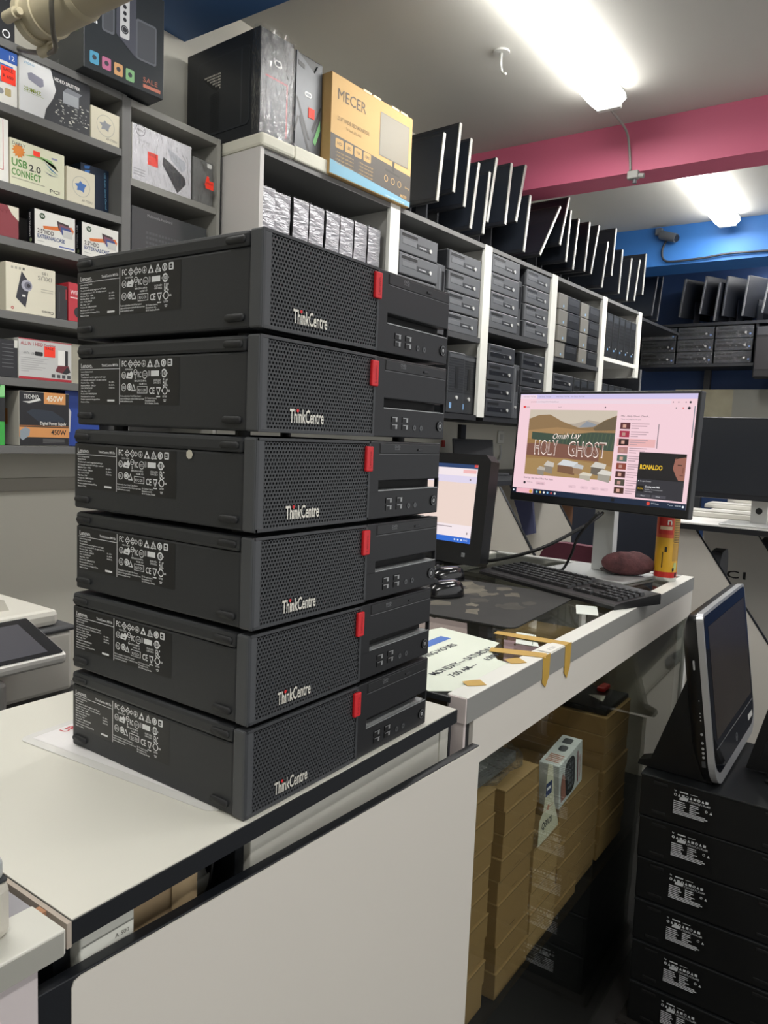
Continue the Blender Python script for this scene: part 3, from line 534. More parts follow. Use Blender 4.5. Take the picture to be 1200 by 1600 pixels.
# local frame: x to the right as seen, y away from the viewer, z up; screen centre height .366
tilt = Matrix.Translation((0, 0, .366)) @ Matrix.Rotation(math.radians(-2.9), 4, 'X') @ Matrix.Rotation(math.radians(.38), 4, 'Y')
b = MB(); b.M = tilt; b.box(-MW/2, MW/2, .0, .030, -MH/2, MH/2, mat('1a1b1e', .4), .004); b.box(-.16, .16, .03, .05, -.10, .10, mat('232427', .5), .01); b.obj('monitor_housing', mroot)
SW, SH = MW-.016, MH-.032                                              # visible screen
s = MB(); s.M = tilt; T = F_front(-SW/2, -.0006, -MH/2+.024)
PG = glow('f2cfd8', 1.0); LV = glow('cfc4ea', 1.0); G1 = glow('8a7d84', .9); RD = glow('e03a3a', 1.0); DK = glow('2b2a33', .9)
s.rect(0, 0, SW, SH, PG, T); s.rect(0, SH-.014, SW, SH, LV, T, .0002); s.rect(.0, SH-.014, .06, SH-.002, glow('f0d8e6'), T, .0004); s.rect(.06, SH-.028, SW-.07, SH-.018, glow('ecd5e0'), T, .0003)
for k, u in enumerate((.01, .066, .13, .18)): s.text('Holy Ghost - YouTube', u, SH-.009, .0034, G1, T, .0005, wide=.045)
s.text('youtube.com/watch?v=HolyGhost', .04, SH-.0245, .0034, G1, T, .0005, wide=.10)
for u in (SW-.065, SW-.05, SW-.030): s.disc(u, SH-.023, .0018, G1, T, .0005, 8)
s.disc(SW-.018, SH-.023, .003, DK, T, .0005, 10)
s.rrect(.014, SH-.0415, .0225, SH-.0355, .0015, .0, .0004, RD, T); s.text('YouTube', .0235, SH-.041, .0045, DK, T, .0005, wide=.013)
s.ring(.285, SH-.0385, .0, .0001, G1, T, .0005); s.text('Search', .14, SH-.040, .0032, G1, T, .0005); s.disc(.296, SH-.0385, .0022, DK, T, .0005, 8); s.disc(SW-.055, SH-.0385, .002, G1, T, .0005, 8); s.disc(SW-.036, SH-.0385, .002, RD, T, .0005, 8); s.disc(SW-.020, SH-.0385, .004, DK, T, .0005, 12)
# video picture: hills, field, houses and title
vx, vy, vw, vh = .040, .060, .295, .198
def V(u, v): return (vx+u*vw, vy+v*vh)
def vp(pts, h, dd): s.poly([V(*p_) for p_ in pts], glow(h), T, dd)
s.rect(vx, vy, vx+vw, vy+vh, glow('cbbfae'), T, .0003)
vp([(0, .42), (1, .42), (1, .72), (.85, .82), (.7, .86), (.55, .80), (0, .80)], 'b0a497', .00035)
vp([(.6, .75), (.68, .84), (.74, .82), (.85, .76)], '8f949c', .0004)
vp([(0, .45), (1, .45), (1, .93), (.88, .86), (.76, .76), (.6, .74), (.4, .83), (.25, .93), (.12, .92), (0, .86)], '8f7350', .00045)
vp([(.76, .74), (.86, .84), (1, .92), (1, .66), (.8, .66)], '6b5c47', .0005)
vp([(0, .5), (1, .5), (1, .72), (.7, .70), (.35, .74), (0, .68)], 'a5835a', .0005)
vp([(.05, .50), (1, .42), (1, .68), (.75, .68), (.45, .63), (.05, .66)], '3f4f43', .00055)
for k in range(14):
    u = .42+.042*k; vp([(u, .44), (u+.008, .44), (u+.03, .66), (u+.024, .66)], '55624a', .0006)
vp([(0, 0), (1, 0), (1, .42), (.55, .46), (0, .56)], '98754a', .00062)
vp([(0, .30), (.85, .26), (.85, .46), (.3, .50), (0, .48)], '7d5548', .00064)
vp([(0, 0), (1, 0), (1, .2), (.5, .28), (0, .25)], 'a58658', .00066)
def house(u, v, w, h, c1, c2, dd):
    vp([(u, v), (u+w, v-.03), (u+w, v+h*.6), (u, v+h*.7)], c1, dd); vp([(u-.01, v+h*.68), (u+w*.3, v+h*1.2), (u+w*1.15, v+h*1.0), (u+w+.01, v+h*.55)], c2, dd+.00003)
for k, (u, v, w, h, c1, c2) in enumerate(((.24, .06, .10, .14, '8c8378', 'c9c2b8'), (.4, .07, .2, .16, '7b5a44', 'd3d6d8'), (.58, .07, .1, .12, '9c7d60', 'bfc0c0'), (.78, .08, .14, .15, '6b6259', 'cfcac0'), (.86, .0, .13, .13, 'a09a90', 'd8d3ca'), (.66, .0, .12, .08, 'b8b0a2', 'd8d0c0'), (.16, .02, .08, .1, '8f877c', 'b9b0a4'))): house(u, v, w, h, c1, c2, .0007+.00006*k)
TW = glow('f5e3da', 1.1)
for t_, u, v, h, w in (('Omah Lay', .30, .56, .06, .32),): s.text(t_, 0, 0, h*vh*1.4, TW, T @ Matrix.Translation((vx+u*vw, vy+v*vh, 0)) @ Matrix(((1, .35, 0, 0), (.06, 1, 0, 0), (0, 0, 1, 0), (0, 0, 0, 1))), .0012, wide=w*vw)
for t_, u, w in (('HOLY', .10, .28), ('GHOST', .50, .42)):
    s.text(t_, vx+u*vw, vy+.32*vh, .22*vh, TW, T, .0012, wide=w*vw, bold=True); s.text(t_, vx+(u+.006)*vw, vy+.33*vh, .20*vh, glow('7a5a50'), T, .0014, wide=(w-.012)*vw)
s.text('Omah Lay - Holy Ghost (Official Music Video)', vx, vy-.013, .005, DK, T, .0005, wide=.105)
s.disc(vx+.004, vy-.026, .0042, DK, T, .0005, 12); s.text('Omah Lay', vx+.012, vy-.025, .0036, G1, T, .0005); s.rrect(vx+.045, vy-.030, vx+.08, vy-.020, .004, 0, .0003, glow('e6bfca'), T); s.text('Subscribe', vx+.049, vy-.0272, .0040, G1, T, .0006, wide=.026)
for u in (.16, .2, .235, .265): s.rrect(vx+u, vy-.030, vx+u+.026, vy-.021, .004, 0, .0003, glow('e6c3cd'), T); s.text('Like', vx+u+.006, vy-.028, .0036, G1, T, .0006)
# play list column
px = .348
s.text('Mix - Holy Ghost (Omah...', px, SH-.064, .0046, DK, T, .0005, wide=.085); s.text('Mixes are playlists for you', px, SH-.072, .0034, G1, T, .0005, wide=.06)
s.rect(px-.006, SH-.146, px+.108, SH-.124, glow('e8b3b3'), T, .00025)
for k, h in enumerate(('5b2f34', 'a33049', '2f1c20', 'b0807d', '54685e', '8c4438', '4a2a2a', '4f4a3f', '4a2f26')):
    v = SH-.098-.0225*k; s.rect(px, v, px+.030, v+.018, glow(h), T, .0005); s.rect(px+.008, v+.004, px+.018, v+.013, glow('b98d83' if k % 2 else 'd0a090'), T, .0007)
    for j, l in enumerate((.052, .046, .022)): s.rect(px+.034, v+.0142-.0062*j, px+.034+l, v+.0166-.0062*j, glow('b79aa3'), T, .0005)
s.rect(px+.112, SH-.148, px+.1145, SH-.082, G1, T, .0006); s.rect(SW-.006, SH-.115, SW-.0035, SH-.033, glow('77808c'), T, .0006)
# pop-up notice
qx = px+.066; q0 = .021
s.rect(qx, q0, SW-.012, q0+.125, glow('34333a', .9), T, .0009); s.rect(qx, q0+.052, SW-.012, q0+.125, glow('1d1b1e', .9), T, .0011)
s.text('RONALDO', qx+.006, q0+.079, .0125, glow('f4c630', 1.1), T, .0014, wide=.064, bold=True)
fx = SW-.012
s.poly([(fx-.034, q0+.085), (fx-.03, q0+.112), (fx-.018, q0+.122), (fx, q0+.124), (fx, q0+.055), (fx-.016, q0+.054), (fx-.024, q0+.066)], glow('a0695a', .9), T, .0013); s.poly([(fx-.03, q0+.110), (fx-.018, q0+.124), (fx, q0+.1245), (fx, q0+.117), (fx-.02, q0+.113)], glow('1d1614', .9), T, .0015)
s.rect(fx-.022, q0+.094, fx-.010, q0+.0965, glow('3a221c', .9), T, .0015); s.rect(fx-.014, q0+.067, fx-.004, q0+.069, glow('6b3a33', .9), T, .0015); s.rect(fx-.008, q0+.074, fx-.004, q0+.09, glow('8a5648', .9), T, .0015)
s.text('Google Chrome', qx+.010, q0+.045, .0034, glow('c8c8cc'), T, .0012); s.disc(qx+.006, q0+.0465, .0018, glow('e8e8ea'), T, .0012, 8)
s.rect(qx+.004, q0+.018, qx+.022, q0+.034, glow('15130f'), T, .0012); s.text('RON', qx+.006, q0+.024, .004, glow('f4c630'), T, .0014, wide=.014)
s.text('Coming next 98%', qx+.026, q0+.030, .0048, glow('f0f0f2'), T, .0012, wide=.042, bold=True); s.text('Ronaldo - documentary and', qx+.026, q0+.0235, .0032, glow('b9b9bd'), T, .0012, wide=.05); s.text('more videos', qx+.026, q0+.018, .0032, glow('b9b9bd'), T, .0012)
for u in (.004, .048): s.rrect(qx+u, q0+.003, qx+u+.040, q0+.011, .002, .001, .0013, glow('4b4a52'), T); s.text('Close', qx+u+.012, q0+.0055, .0035, glow('d8d8dc'), T, .0016)
# task bar
s.rect(0, 0, SW, .0165, glow('16263f', .9), T, .0005); s.rect(.016, .0015, .078, .0160, glow('eeb7c4'), T, .0007); s.rect(.0, .0, .012, .0165, glow('0d1626'), T, .0007); s.disc(.006, .008, .003, glow('e8eef8'), T, .0009, 8)
s.disc(.070, .008, .006, glow('d9a24a'), T, .0009, 10)
for k, h in enumerate(('6fb0c0', 'e0c060', 'f0f0f0', '7fb6e0', 'c05050', 'd8d8d8')): s.disc(.092+.013*k, .0085, .0035, glow(h), T, .0009, 10)
s.rect(SW-.217, .0035, SW-.206, .0135, glow('10131a'), T, .0012)
s.disc(SW-.105, .008, .005, glow('d8483c'), T, .0009, 10)
for u, t_, w in ((SW-.097, '24°C Sunny', .022), (SW-.05, '^ a o', .014), (SW-.030, '10:42 AM', .016)): s.text(t_, u, .0075, .0036, glow('dfe6f0'), T, .0009, wide=w)
s.disc(SW-.008, .008, .0032, glow('e8eef8'), T, .0009, 8)
s.obj('screen', mroot)
b = MB(); b.M = Matrix.Translation((0, .085, 0)); b.prism([(-.033, .010), (.033, .010), (.030, .40), (-.030, .40)], -.012, .012, mat('c3c5c4', .35, .5), F_front(0, 0, 0)); b.box(-.045, .045, -.06, .0, .33, .41, mat('1d1e20', .5), .004); b.obj('stand_column', mroot)
b = MB(); b.M = Matrix.Translation((0, .06, 0)); b.box(-.135, .135, -.11, .11, 0, .0085, mat('c3c5c4', .35, .5), .002); b.obj('stand_base', mroot)
o = MB().tube([(1.57, .20, .20), (1.56, .25, .13), (1.56, .27, .07), (1.60, .31, .016), (1.66, .36, .012)], .004, BLK).obj('monitor_cable'); tag(o, 'black cable dangling behind the monitor down to its stand base', 'cable')
o = MB().tube([(1.66, .22, .19), (1.56, .24, .155), (1.48, .33, .09), (1.46, .45, .045), (1.46, .56, .02), (1.44, .62, .012)], .005, BLK).obj('power_cable'); tag(o, 'thick black cable sagging across from the monitor to the all-in-one', 'cable')
# folded knitted pouch and spray can
t = thing('knit_pouch', 'brown knitted pouch lying on the monitor stand base', 'pouch', (1.672, .140, .0155), 2.2)
KN = mat('5a3638', .9, noise=.9, scale=45, bump=1, bscale=220)
def blob(sx, sy, sz, ph):
    def f(u, v):
        a = 2*PI*u; k = math.cos((v-.5)*PI); return (sx*math.cos(a)*k*(1+.10*math.sin(3*a+ph)), sy*math.sin(a)*k*(1+.12*math.cos(2*a+ph)), sz*(1+math.sin((v-.5)*PI))*(1+.15*math.sin(2*a+ph)*k))
    return f
MB().grid(blob(.075, .045, .034, .5), 24, 10, KN).obj('pouch_body', t)
MB().grid(blob(.06, .03, .011, 2.1), 20, 8, mat('4a4442', .9, noise=.5, scale=60, bump=.8, bscale=300)).obj('pouch_flap', t, (.012, -.012, 0))
t = thing('spray_can', 'yellow and red insect spray can at the counter corner', 'spray can', (1.707, .0435, .0096))
Y = mat('d9a62c', .3, .1); R_ = mat('c5322c', .3, .1)
MB().lathe([(.0, 0), (.029, 0), (.031, .003), (.031, .012)], (0, 0, 0), mat('cfcfca', .3, .5)).lathe([(.031, .012), (.031, .028)], (0, 0, 0), R_).lathe([(.031, .028), (.031, .125)], (0, 0, 0), Y).lathe([(.031, .125), (.031, .19)], (0, 0, 0), mat('d0552f', .3, .1)).lathe([(.031, .19), (.031, .203), (.026, .212), (.02, .215)], (0, 0, 0), Y).obj('can_body', t)
def wrap(b, u0, u1, z0, z1, m, a0, d=.0004, n=6):
    b.grid(lambda u, v: ((.031+d)*math.cos(a0+(u0+(u1-u0)*u)/.031), (.031+d)*math.sin(a0+(u0+(u1-u0)*u)/.031), z0+(z1-z0)*v), n, 1, m)
q = MB(); A0 = math.atan2(-.5, -1)
wrap(q, -.035, .006, .135, .195, R_, A0); wrap(q, .010, .034, .115, .195, mat('a8843a', .4), A0); wrap(q, .010, .034, .06, .11, mat('b58a2e', .4), A0)
for k in range(11): wrap(q, .012, .032, .112+.007*k, .1145+.007*k, mat('6b5526', .5), A0, .0007)
wrap(q, .016, .026, .035, .055, mat('b7c37a', .4), A0, .0006); wrap(q, .012, .018, .030, .040, INK, A0, .0007); wrap(q, .022, .030, .014, .026, INK, A0, .0007)
wrap(q, -.03, .004, .148, .158, mat('e0c7a5', .4), A0, .0007); wrap(q, -.018, -.0155, .04, .085, INK, A0, .0007); wrap(q, -.012, -.006, .085, .10, INK, A0, .0007)
q.obj('can_print', t)
MB().text('n', 0, 0, .020, mat('f0ece0', .4), frame((-.0335, -.006, .163), (.25, -.96, 0), (0, 0, 1)), bold=True).obj('can_lettering', t)
MB().lathe([(.02, .215), (.02, .24), (.017, .246), (.0, .246)], (0, 0, 0), mat('d8b22f', .35)).obj('cap', t)

# ---------------------------------------------------------------- all-in-one at the rear of the glass counter
t = thing('all_in_one_computer', 'black all-in-one computer with lit screen behind the tall stack', 'computer', (1.44, .735, .0075), math.radians(-96))
AW, AH = .50, .325
b = MB(); b.M = Matrix.Translation((0, 0, .015)) @ Matrix.Rotation(math.radians(-6), 4, 'X')
b.prism([(-AW/2+.012, 0), (AW/2-.012, 0), (AW/2, .01), (AW/2, AH-.018), (AW/2-.018, AH), (-AW/2+.018, AH), (-AW/2, AH-.018), (-AW/2, .01)], -.045, 0, mat('17181b', .45), F_front(0, 0, 0)); b.obj('housing', t)
s = MB(); s.M = b.M; T = F_front(-AW/2+.042, -.0006, .062); w, h = AW-.084, .232
s.rect(0, 0, w, h, glow('f3e6ea', 1.0), T); s.rect(0, h-.012, w, h, glow('28406c'), T, .0003); s.rect(0, h-.012, w-.17, h-.0005, glow('e8dcea'), T, .0004); s.rect(w-.012, h-.008, w, h, glow('d04848'), T, .0005); s.rect(w-.05, h-.026, w-.004, h-.016, glow('f0b8b8'), T, .0004)
s.rect(0, h-.055, w, h-.035, glow('dfd6ec'), T, .0003); s.rect(0, .052, w, h-.055, glow('ecd6cc', 1.0), T, .0003); s.rect(0, 0, w, .016, glow('2f6ad0'), T, .0004); s.poly([(w-.16, 0), (w-.14, 0), (w-.165, .016), (w-.185, .016)], glow('8fc0f0'), T, .0006)
s.rrect(w-.175, .098, w-.155, .106, .004, 0, .0005, glow('f6eef0'), T); s.rect(w-.2, .043, w-.07, .045, G1, T, .0005); s.text('Search', w-.165, h-.034, .005, G1, T, .0005); s.rect(w-.016, .026, w-.012, .032, G1, T, .0005)
for k in range(3): s.disc(w-.055+.012*k, .008, .003, glow('e0e8f4'), T, .0006, 8)
s.text('10:42', w-.024, .006, .005, glow('e0e8f4'), T, .0006); s.disc(w-.022, h-.045, .003, G1, T, .0005, 8)
s.obj('screen', t)
b2 = MB(); b2.M = b.M; b2.rect(-.012, 0, .0, .012, mat('8d9093', .4), F_front(AW/2-.055, -.0006, .022)).text('i5', -.010, .003, .006, INK, F_front(AW/2-.055, -.0009, .022)).obj('badge', t)
MB().prism([(-.06, 0), (.06, 0), (.04, .18), (-.04, .18)], 0, .012, mat('1d1e21', .5), frame((0, .075, 0), (1, 0, 0), (0, -.12, .99))).box(-.11, .11, -.03, .13, 0, .012, mat('1d1e21', .5), .004).obj('stand', t)

# ---------------------------------------------------------------- black desktops stacked on the floor at the right, with an all-in-one on top
HPB = mat('0e0f10', .42, noise=.1, scale=10); HPX = mat('1d1f21', .38)
def marks_block(b, T, w, h, seed):
    rnd = random.Random(seed); P = mat('d6d9dc', .6); d = .0003
    b.text('hp', 0, h-.004, .0035, P, T, d, bold=True); b.rect(.012, h-.005, .030, h-.002, P, T, d); b.rect(.035, h-.004, .052, h-.003, P, T, d)
    for k in range(9):
        u = .003+k*(w-.01)/8.6; v = h-.0125
        (b.ring(u, v, .0018, .0034, P, T, d, 8) if k % 3 == 0 else b.poly([(u-.003, v-.003), (u+.003, v-.003), (u, v+.0035)], P, T, d) if k % 3 == 1 else b.rect(u-.003, v-.003, u+.003, v+.003, P, T, d))
    b.poly([(.012, h-.0225), (.030, h-.022), (.032, h-.016), (.022, h-.0125), (.013, h-.017)], P, T, d)
    for k in range(6):
        u = .036+k*(w-.042)/5.2; v = h-.021
        (b.text(('CE', 'EAC', 'UL', 'FC', 'RoHS', 'C')[k], u-.003, v-.002, .0045, P, T, d))
    for k in range(5):
        v = h-.029-.0045*k; b.rect(0, v, rnd.uniform(.022, .032), v+.0022, P, T, d); b.rect(.036, v, .036+rnd.uniform(.012, .024), v+.0022, P, T, d)
    b.ring(w-.012, h-.033, .0018, .003, P, T, d, 8); b.poly([(w-.005, h-.037), (w+.001, h-.037), (w-.002, h-.031)], P, T, d)
    for k in range(3): b.rect(0, .002+.0035*k, w-rnd.uniform(.002, .015), .004+.0035*k, P, T, d)
def floor_computer(label, loc, rz):
    r = thing('desktop_computer', label, 'computer', loc, rz, 'black computers stacked on the floor')
    MB().box(0, .38, -.338, 0, 0, .1005, HPB, .003).obj('case', r)
    MB().box(-.002, .38, -.339, .001, .097, .1025, HPX, .0015).obj('lid', r)
    for z in (.013, .084): MB().box(-.0022, .0005, -.062, -.030, z, z+.008, mat('08090a', .6), .002).obj('rubber_foot', r)
    l = MB(); T = F_left(-.0004, -.0775, .026); l.rect(-.003, -.003, .088, .062, mat('0b0c0d', .4), T, .0001); marks_block(l, T, .084, .06, 3); l.obj('rating_label', r)
    for z in (.013, .084): MB().box(-.0022, .0005, -.30, -.268, z, z+.008, mat('08090a', .6), .002).obj('rubber_foot', r)
    return r
fl0 = None
SX = 1.272
for i in range(6):
    z = -.3845-.1045*(i+1)+.002; lb = 'black computer with white rating print, %s from the top of the floor stack' % (NTH[i] if i else 'first')
    loc = (SX+(0, .004, .006, .004, .003, 0)[i], -.048-.002*i, z)
    if fl0 is None: fl0 = floor_computer(lb, loc, 0)
    else: dup(fl0, lb, loc, 0)
MB().box(1.25, 1.66, -.39, -.04, ZF, -1.0095, mat('26231f', .7)).obj('pallet_board')['label'] = 'dark board under the floor stack of black computers'
po = bpy.data.objects['pallet_board']; po['category'] = 'board'
t = thing('all_in_one_computer', 'black all-in-one with silver rim standing on the black floor stack', 'computer', (1.266, -.216, -.3825), math.radians(-.6))
W2, H2, LEAN = .48, .402, 8.6
T2 = Matrix.Translation((0, 0, .004)) @ Matrix.Rotation(math.radians(-LEAN), 4, 'X') @ Matrix.Rotation(math.radians(-1.0), 4, 'Y')
def upoly(u0, v0, u1, v1, rt, rb, n=8):
    p = []
    for cx, cy, a, r in ((u1-rt, v1-rt, 0, rt), (u0+rt, v1-rt, PI/2, rt), (u0+rb, v0+rb, PI, rb), (u1-rb, v0+rb, 1.5*PI, rb)): p += [(cx+r*math.cos(a+PI/2*i/n), cy+r*math.sin(a+PI/2*i/n)) for i in range(n+1)]
    return p
b = MB(); b.M = T2; b.prism(upoly(0, 0, W2, H2, .018, .062), -.014, .0, mat('c4c5c6', .28, .6), F_front(0, 0, 0)); b.obj('silver_rim', t)
b = MB(); b.M = T2; p1 = upoly(.002, .002, W2-.002, H2-.002, .018, .062); p2 = upoly(.05, .03, W2-.05, H2-.03, .05, .07); n = len(p1); F = F_front(0, 0, 0)
b.add([(u, v, -.014) for u, v in p1]+[(u, v, -.032) for u, v in p1]+[(u, v, -.058) for u, v in p2], [(n+i, n+(i+1) % n, (i+1) % n, i) for i in range(n)]+[(2*n+i, 2*n+(i+1) % n, n+(i+1) % n, n+i) for i in range(n)]+[tuple(range(3*n-1, 2*n-1, -1))], mat('101113', .35), True, F); b.obj('rear_shell', t)
b = MB(); b.M = T2; b.prism(upoly(.008, .026, W2-.008, H2-.007, .014, .052), .0, .001, mat('0d0e10', .08, coat=.6), F); b.obj('front_panel', t)
s = MB(); s.M = T2; s.rect(.04, .105, W2-.025, H2-.035, mat('3a342e', .2), F, .0014); s.obj('screen', t)  # brown reflection of the room is put into the screen colour
b = MB(); b.M = T2; b.rect(.03, .085, W2-.02, .088, mat('8d8f91', .3, .5), F, .0014).ring(W2/2, .05, .009, .0105, mat('b0b2b4', .3, .5), F, .0014, 24); b.text('hp', W2/2, .046, .008, mat('b0b2b4', .3, .5), F, .0014, 'C'); b.rect(W2-.09, .045, W2-.035, .060, mat('c9c9c4', .5), F, .0014); b.obj('front_marks', t)
SPF = frame((.0019, .035, 0), (0, -1, 0), (0, 0, 1))
for k, v in enumerate((.286, .075, .085, .095, .108, .128, .16, .168, .176, .205, .059)):
    sp = MB(); sp.M = T2
    if k == 0: sp.rrect(.006, .275, .010, .297, .0018, 0, .0008, mat('b7b9ba', .3, .4), SPF)
    elif k == 10: sp.rect(.008, .052, .016, .066, mat('3b3c3e', .4), SPF, .0006)
    else: sp.disc(.013, v, .0032 if k < 6 else .0016, mat('a9abad', .35, .4), SPF, .0006, 8)
    sp.obj('side_port', t)
for x0 in (.045, W2-.085):
    b = MB(); b.prism([(.02, 0), (.19, 0), (.187, .012), (.16, .022), (.090, .24), (.058, .235), (.03, .03)], 0, .04, mat('0d0e10', .35), frame((x0, 0, 0), (0, 1, 0), (0, 0, 1))); b.obj('stand_leg', t)
t = thing('slanted_screen', 'black slanted screen edge in front of the silver-rimmed all-in-one', 'monitor', (1.45, -.245, -.3825))
MB().prism([(0, 0), (-.40, 0), (-.47, .30), (-.07, .30)], 0, .030, mat('0c0d0f', .4), frame((0, 0, .006), (0, 1, 0), (0, 0, 1))).obj('housing', t)
MB().prism([(-.03, .03), (-.39, .03), (-.45, .285), (-.085, .285)], -.001, 0, mat('15171a', .25), frame((0, 0, .006), (0, 1, 0), (0, 0, 1))).obj('screen', t)
MB().box(-.05, .08, -.33, -.05, 0, .010, mat('121315', .35), .004).obj('stand_base', t)

# ---------------------------------------------------------------- second glass counter at bottom left, with a printer corner on it
t = thing('display_counter', 'white-framed glass counter at the bottom left, left of the white counter', 'counter', (0, 0, 0))
MB().box(-1.3, -.205, -.022, .024, -.012, .008, mat('d2d1c8', .45), .001).obj('front_rail', t)
MB().box(-1.3, -.207, -.0226, -.0, -.0122, .0065, mat('a3a29a', .4)).obj('rail_face', t)
MB().box(-.225, -.205, .024, .50, -.012, .006, mat('9c9a9e', .5)).obj('side_rail', t)
MB().box(-1.3, -.225, .024, .50, -.003, .002, GLASS).obj('glass_top', t)
MB().box(-1.3, -.224, -.016, -.004, ZF, -.012, mat('cfc6c6', .5)).obj('front_panel', t)
MB().box(-.224, -.206, .03, .50, ZF, -.012, EDGE).obj('side_panel', t)
MB().box(-1.3, -.23, .03, .48, -.20, -.19, mat('3b3d45', .6)).obj('inner_shelf', t)
MB().box(-.2035, -.1955, .02, .03, -.004, .0, mat('b0805f', .8)).obj('wood_chip', t)
t = thing('receipt_printer', 'corner of a beige printer with grey top on the bottom left counter', 'printer', (-.233, .0, .0085), math.radians(0))
MB().box(-.30, .0, .0, .25, 0, .045, mat('c9c4b8', .45), .008).obj('printer_body', t)
MB().box(-.30, -.004, .004, .25, .045, .062, mat('b9bbb8', .4), .004).obj('paper_cover', t)
MB().box(-.301, -.003, .002, .25, .0435, .0465, mat('33363a', .5), .001).obj('cover_seam', t)

# ---------------------------------------------------------------- office copier behind the white counter
t = thing('office_copier', 'white office copier with tilted touch panel behind the white counter', 'copier', (.03, .72, 0))
CW = mat('d3d0c6', .45, noise=.03, scale=4); CG = mat('4a4b4d', .45)
MB().box(-.30, .245, .0, .55, -.10, .012, CW, .008).obj('scanner_body', t)
MB().box(-.30, .248, -.006, .55, .012, .022, CG, .004).obj('scanner_seam', t)
MB().box(-.30, .225, .01, .55, .022, .052, CW, .01).obj('scanner_lid', t)
b = MB(); b.prism([(-.30, .050), (.16, .050), (.15, .072), (.10, .085), (-.30, .085)], -.50, -.06, CW, frame((0, 0, 0), (1, 0, 0), (0, 0, 1))); b.obj('document_feeder', t)
MB().box(-.30, .09, .05, .45, .120, .132, CG, .005).box(-.30, -.1, .2, .45, .08, .122, CW).obj('feeder_tray', t)
MB().box(-.30, .30, -.03, .55, -.165, -.155, CG, .003).box(-.3, .27, .02, .5, -.156, -.10, mat('6f6e6b', .5)).obj('output_tray', t)
MB().box(-.30, .32, -.06, .55, -.30, -.165, mat('a9a6a0', .45), .02).obj('engine_body', t)
MB().box(-.30, .322, -.065, .55, -.182, -.168, CG, .006).obj('dark_band', t)
MB().cyl((.26, -.062, -.21), (.26, -.068, -.21), .013, mat('bdbbb4', .4), n=16).obj('lock', t)
MB().box(-.30, .32, -.06, .55, ZF, -.30, mat('b9b6ae', .45), .01).obj('paper_drawers', t)
b = MB(); b.M = Matrix.Translation((.168, -.108, .003)) @ Matrix.Rotation(math.radians(-72), 4, 'X')
b.box(-.32, 0, -.003, .018, 0, .135, mat('dedcd6', .4), .007)
b.rrect(-.314, .006, -.005, .129, .006, 0, .0005, mat('1c1d20', .25), F_front(0, -.0032, 0)).rect(-.30, .016, -.028, .112, mat('4c4c52', .25), F_front(0, -.0040, 0)).rect(-.075, .118, -.060, .123, glow('8fb8f0'), F_front(0, -.0040, 0)); b.obj('touch_panel', t)
MB().box(.03, .07, -.10, .02, -.17, -.02, mat('8d8b87', .5), .008).obj('panel_arm', t)
MB().box(.155, .20, -.062, -.059, -.29, -.20, mat('2b3a55', .5)).obj('front_recess', t)

# ---------------------------------------------------------------- grey shelving on the left wall
GS = mat('6c6c6a', .55, noise=.05, scale=3); GB = mat('6a6966', .6, noise=.05, scale=3)
GY = 1.57
sh = thing('wall_shelving', 'dark grey open shelving with small retail boxes on the left wall', 'shelves', (0, 0, 0))
for z in (1.40, 1.235, 1.032, .888, .69, .508, .318): MB().box(-.2, .985, GY, 1.80, z-.022, z, GS, .001).obj('shelf_board', sh)
for z in (1.395, 1.160, .93, .70, .508, .318): MB().box(1.017, 1.372, GY+.002, 1.80, z-.022, z, mat('8f8e88', .55, noise=.05, scale=3), .001).obj('shelf_board', sh)  # lighter grey than the left column: light on the undersides put into the colour
MB().box(.985, 1.001, GY-.001, 1.80, .296, 1.398, GS).obj('upright_panel', sh); MB().box(1.001, 1.017, GY-.001, 1.80, .296, 1.394, GS).obj('upright_panel', sh)
MB().box(1.372, 1.386, GY-.001, 1.80, .296, 1.394, mat('9a9992', .55)).box(1.3865, 1.390, GY-.0015, 1.80, .296, 1.394, EDGE).obj('upright_panel', sh)
MB().box(-.2, 1.386, 1.80, 1.815, .296, 1.397, GB).obj('back_panel', sh)
def rbox(name, label, x0, x1, z0, z1, dep, side, face, art=None, y=GY+.006, rz=0., cat='box', roll=0.):
    w, h = x1-x0, z1-z0; b = MB()
    b.box(0, w, 0, dep, 0, h, side, .0012); T = F_front(0, -.0004, 0); b.rect(.001, .001, w-.001, h-.001, face, T)
    if art: art(b, T, w, h)
    o = b.obj(name, None, (x0, y, z0+.0004), rz); o.rotation_euler.y = roll
    return tag(o, label, cat)
def sticker(o, u, v, w, h, lines=('SALE',), z=-.0012):
    b = MB(); T = F_front(0, z, 0); b.rect(u, v, u+w, v+h, STK, T)
    for k, l in enumerate(lines): b.text(l, u+w*.12, v+h*(.72-.42*k), h*.2, INK, T, .0003, wide=w*.7)
    return b.obj('price_sticker', o)
def t_(b, T, s, u, v, h, c, w, bold=False): b.text(s, u, v, h, mat(c, .6), T, .0004, wide=w, bold=bold)
def R(b, T, u0, v0, u1, v1, c, d=.0002, m=None): b.rect(u0, v0, u1, v1, m or mat(c, .55), T, d)
WB = mat('e2e1da', .5); CRM = mat('d9d3bd', .55)
def art_a(b, T, w, h):
    R(b, T, 0, h-.03, w, h, '2b58a8'); t_(b, T, '12', w-.022, h-.022, .012, 'e8e8e8', .014); R(b, T, w-.09, h-.046, w-.012, h-.038, '3d6fb8')
    for k in range(3): b.disc(w-.046, .03+.03*k, .008, mat('8f9296', .4, .3), T, .0003, 8)
    b.rrect(w-.035, .022, w-.018, .042, .003, 0, .0004, mat('b8a878', .5), T)
o = rbox('retail_box', 'white box with blue band and orange price sticker on the top shelf, far left', .50, .657, 1.2355, 1.375, .10, WB, WB, art_a); sticker(o, .112, .055, .040, .042, ('SALE', 'R 600'))
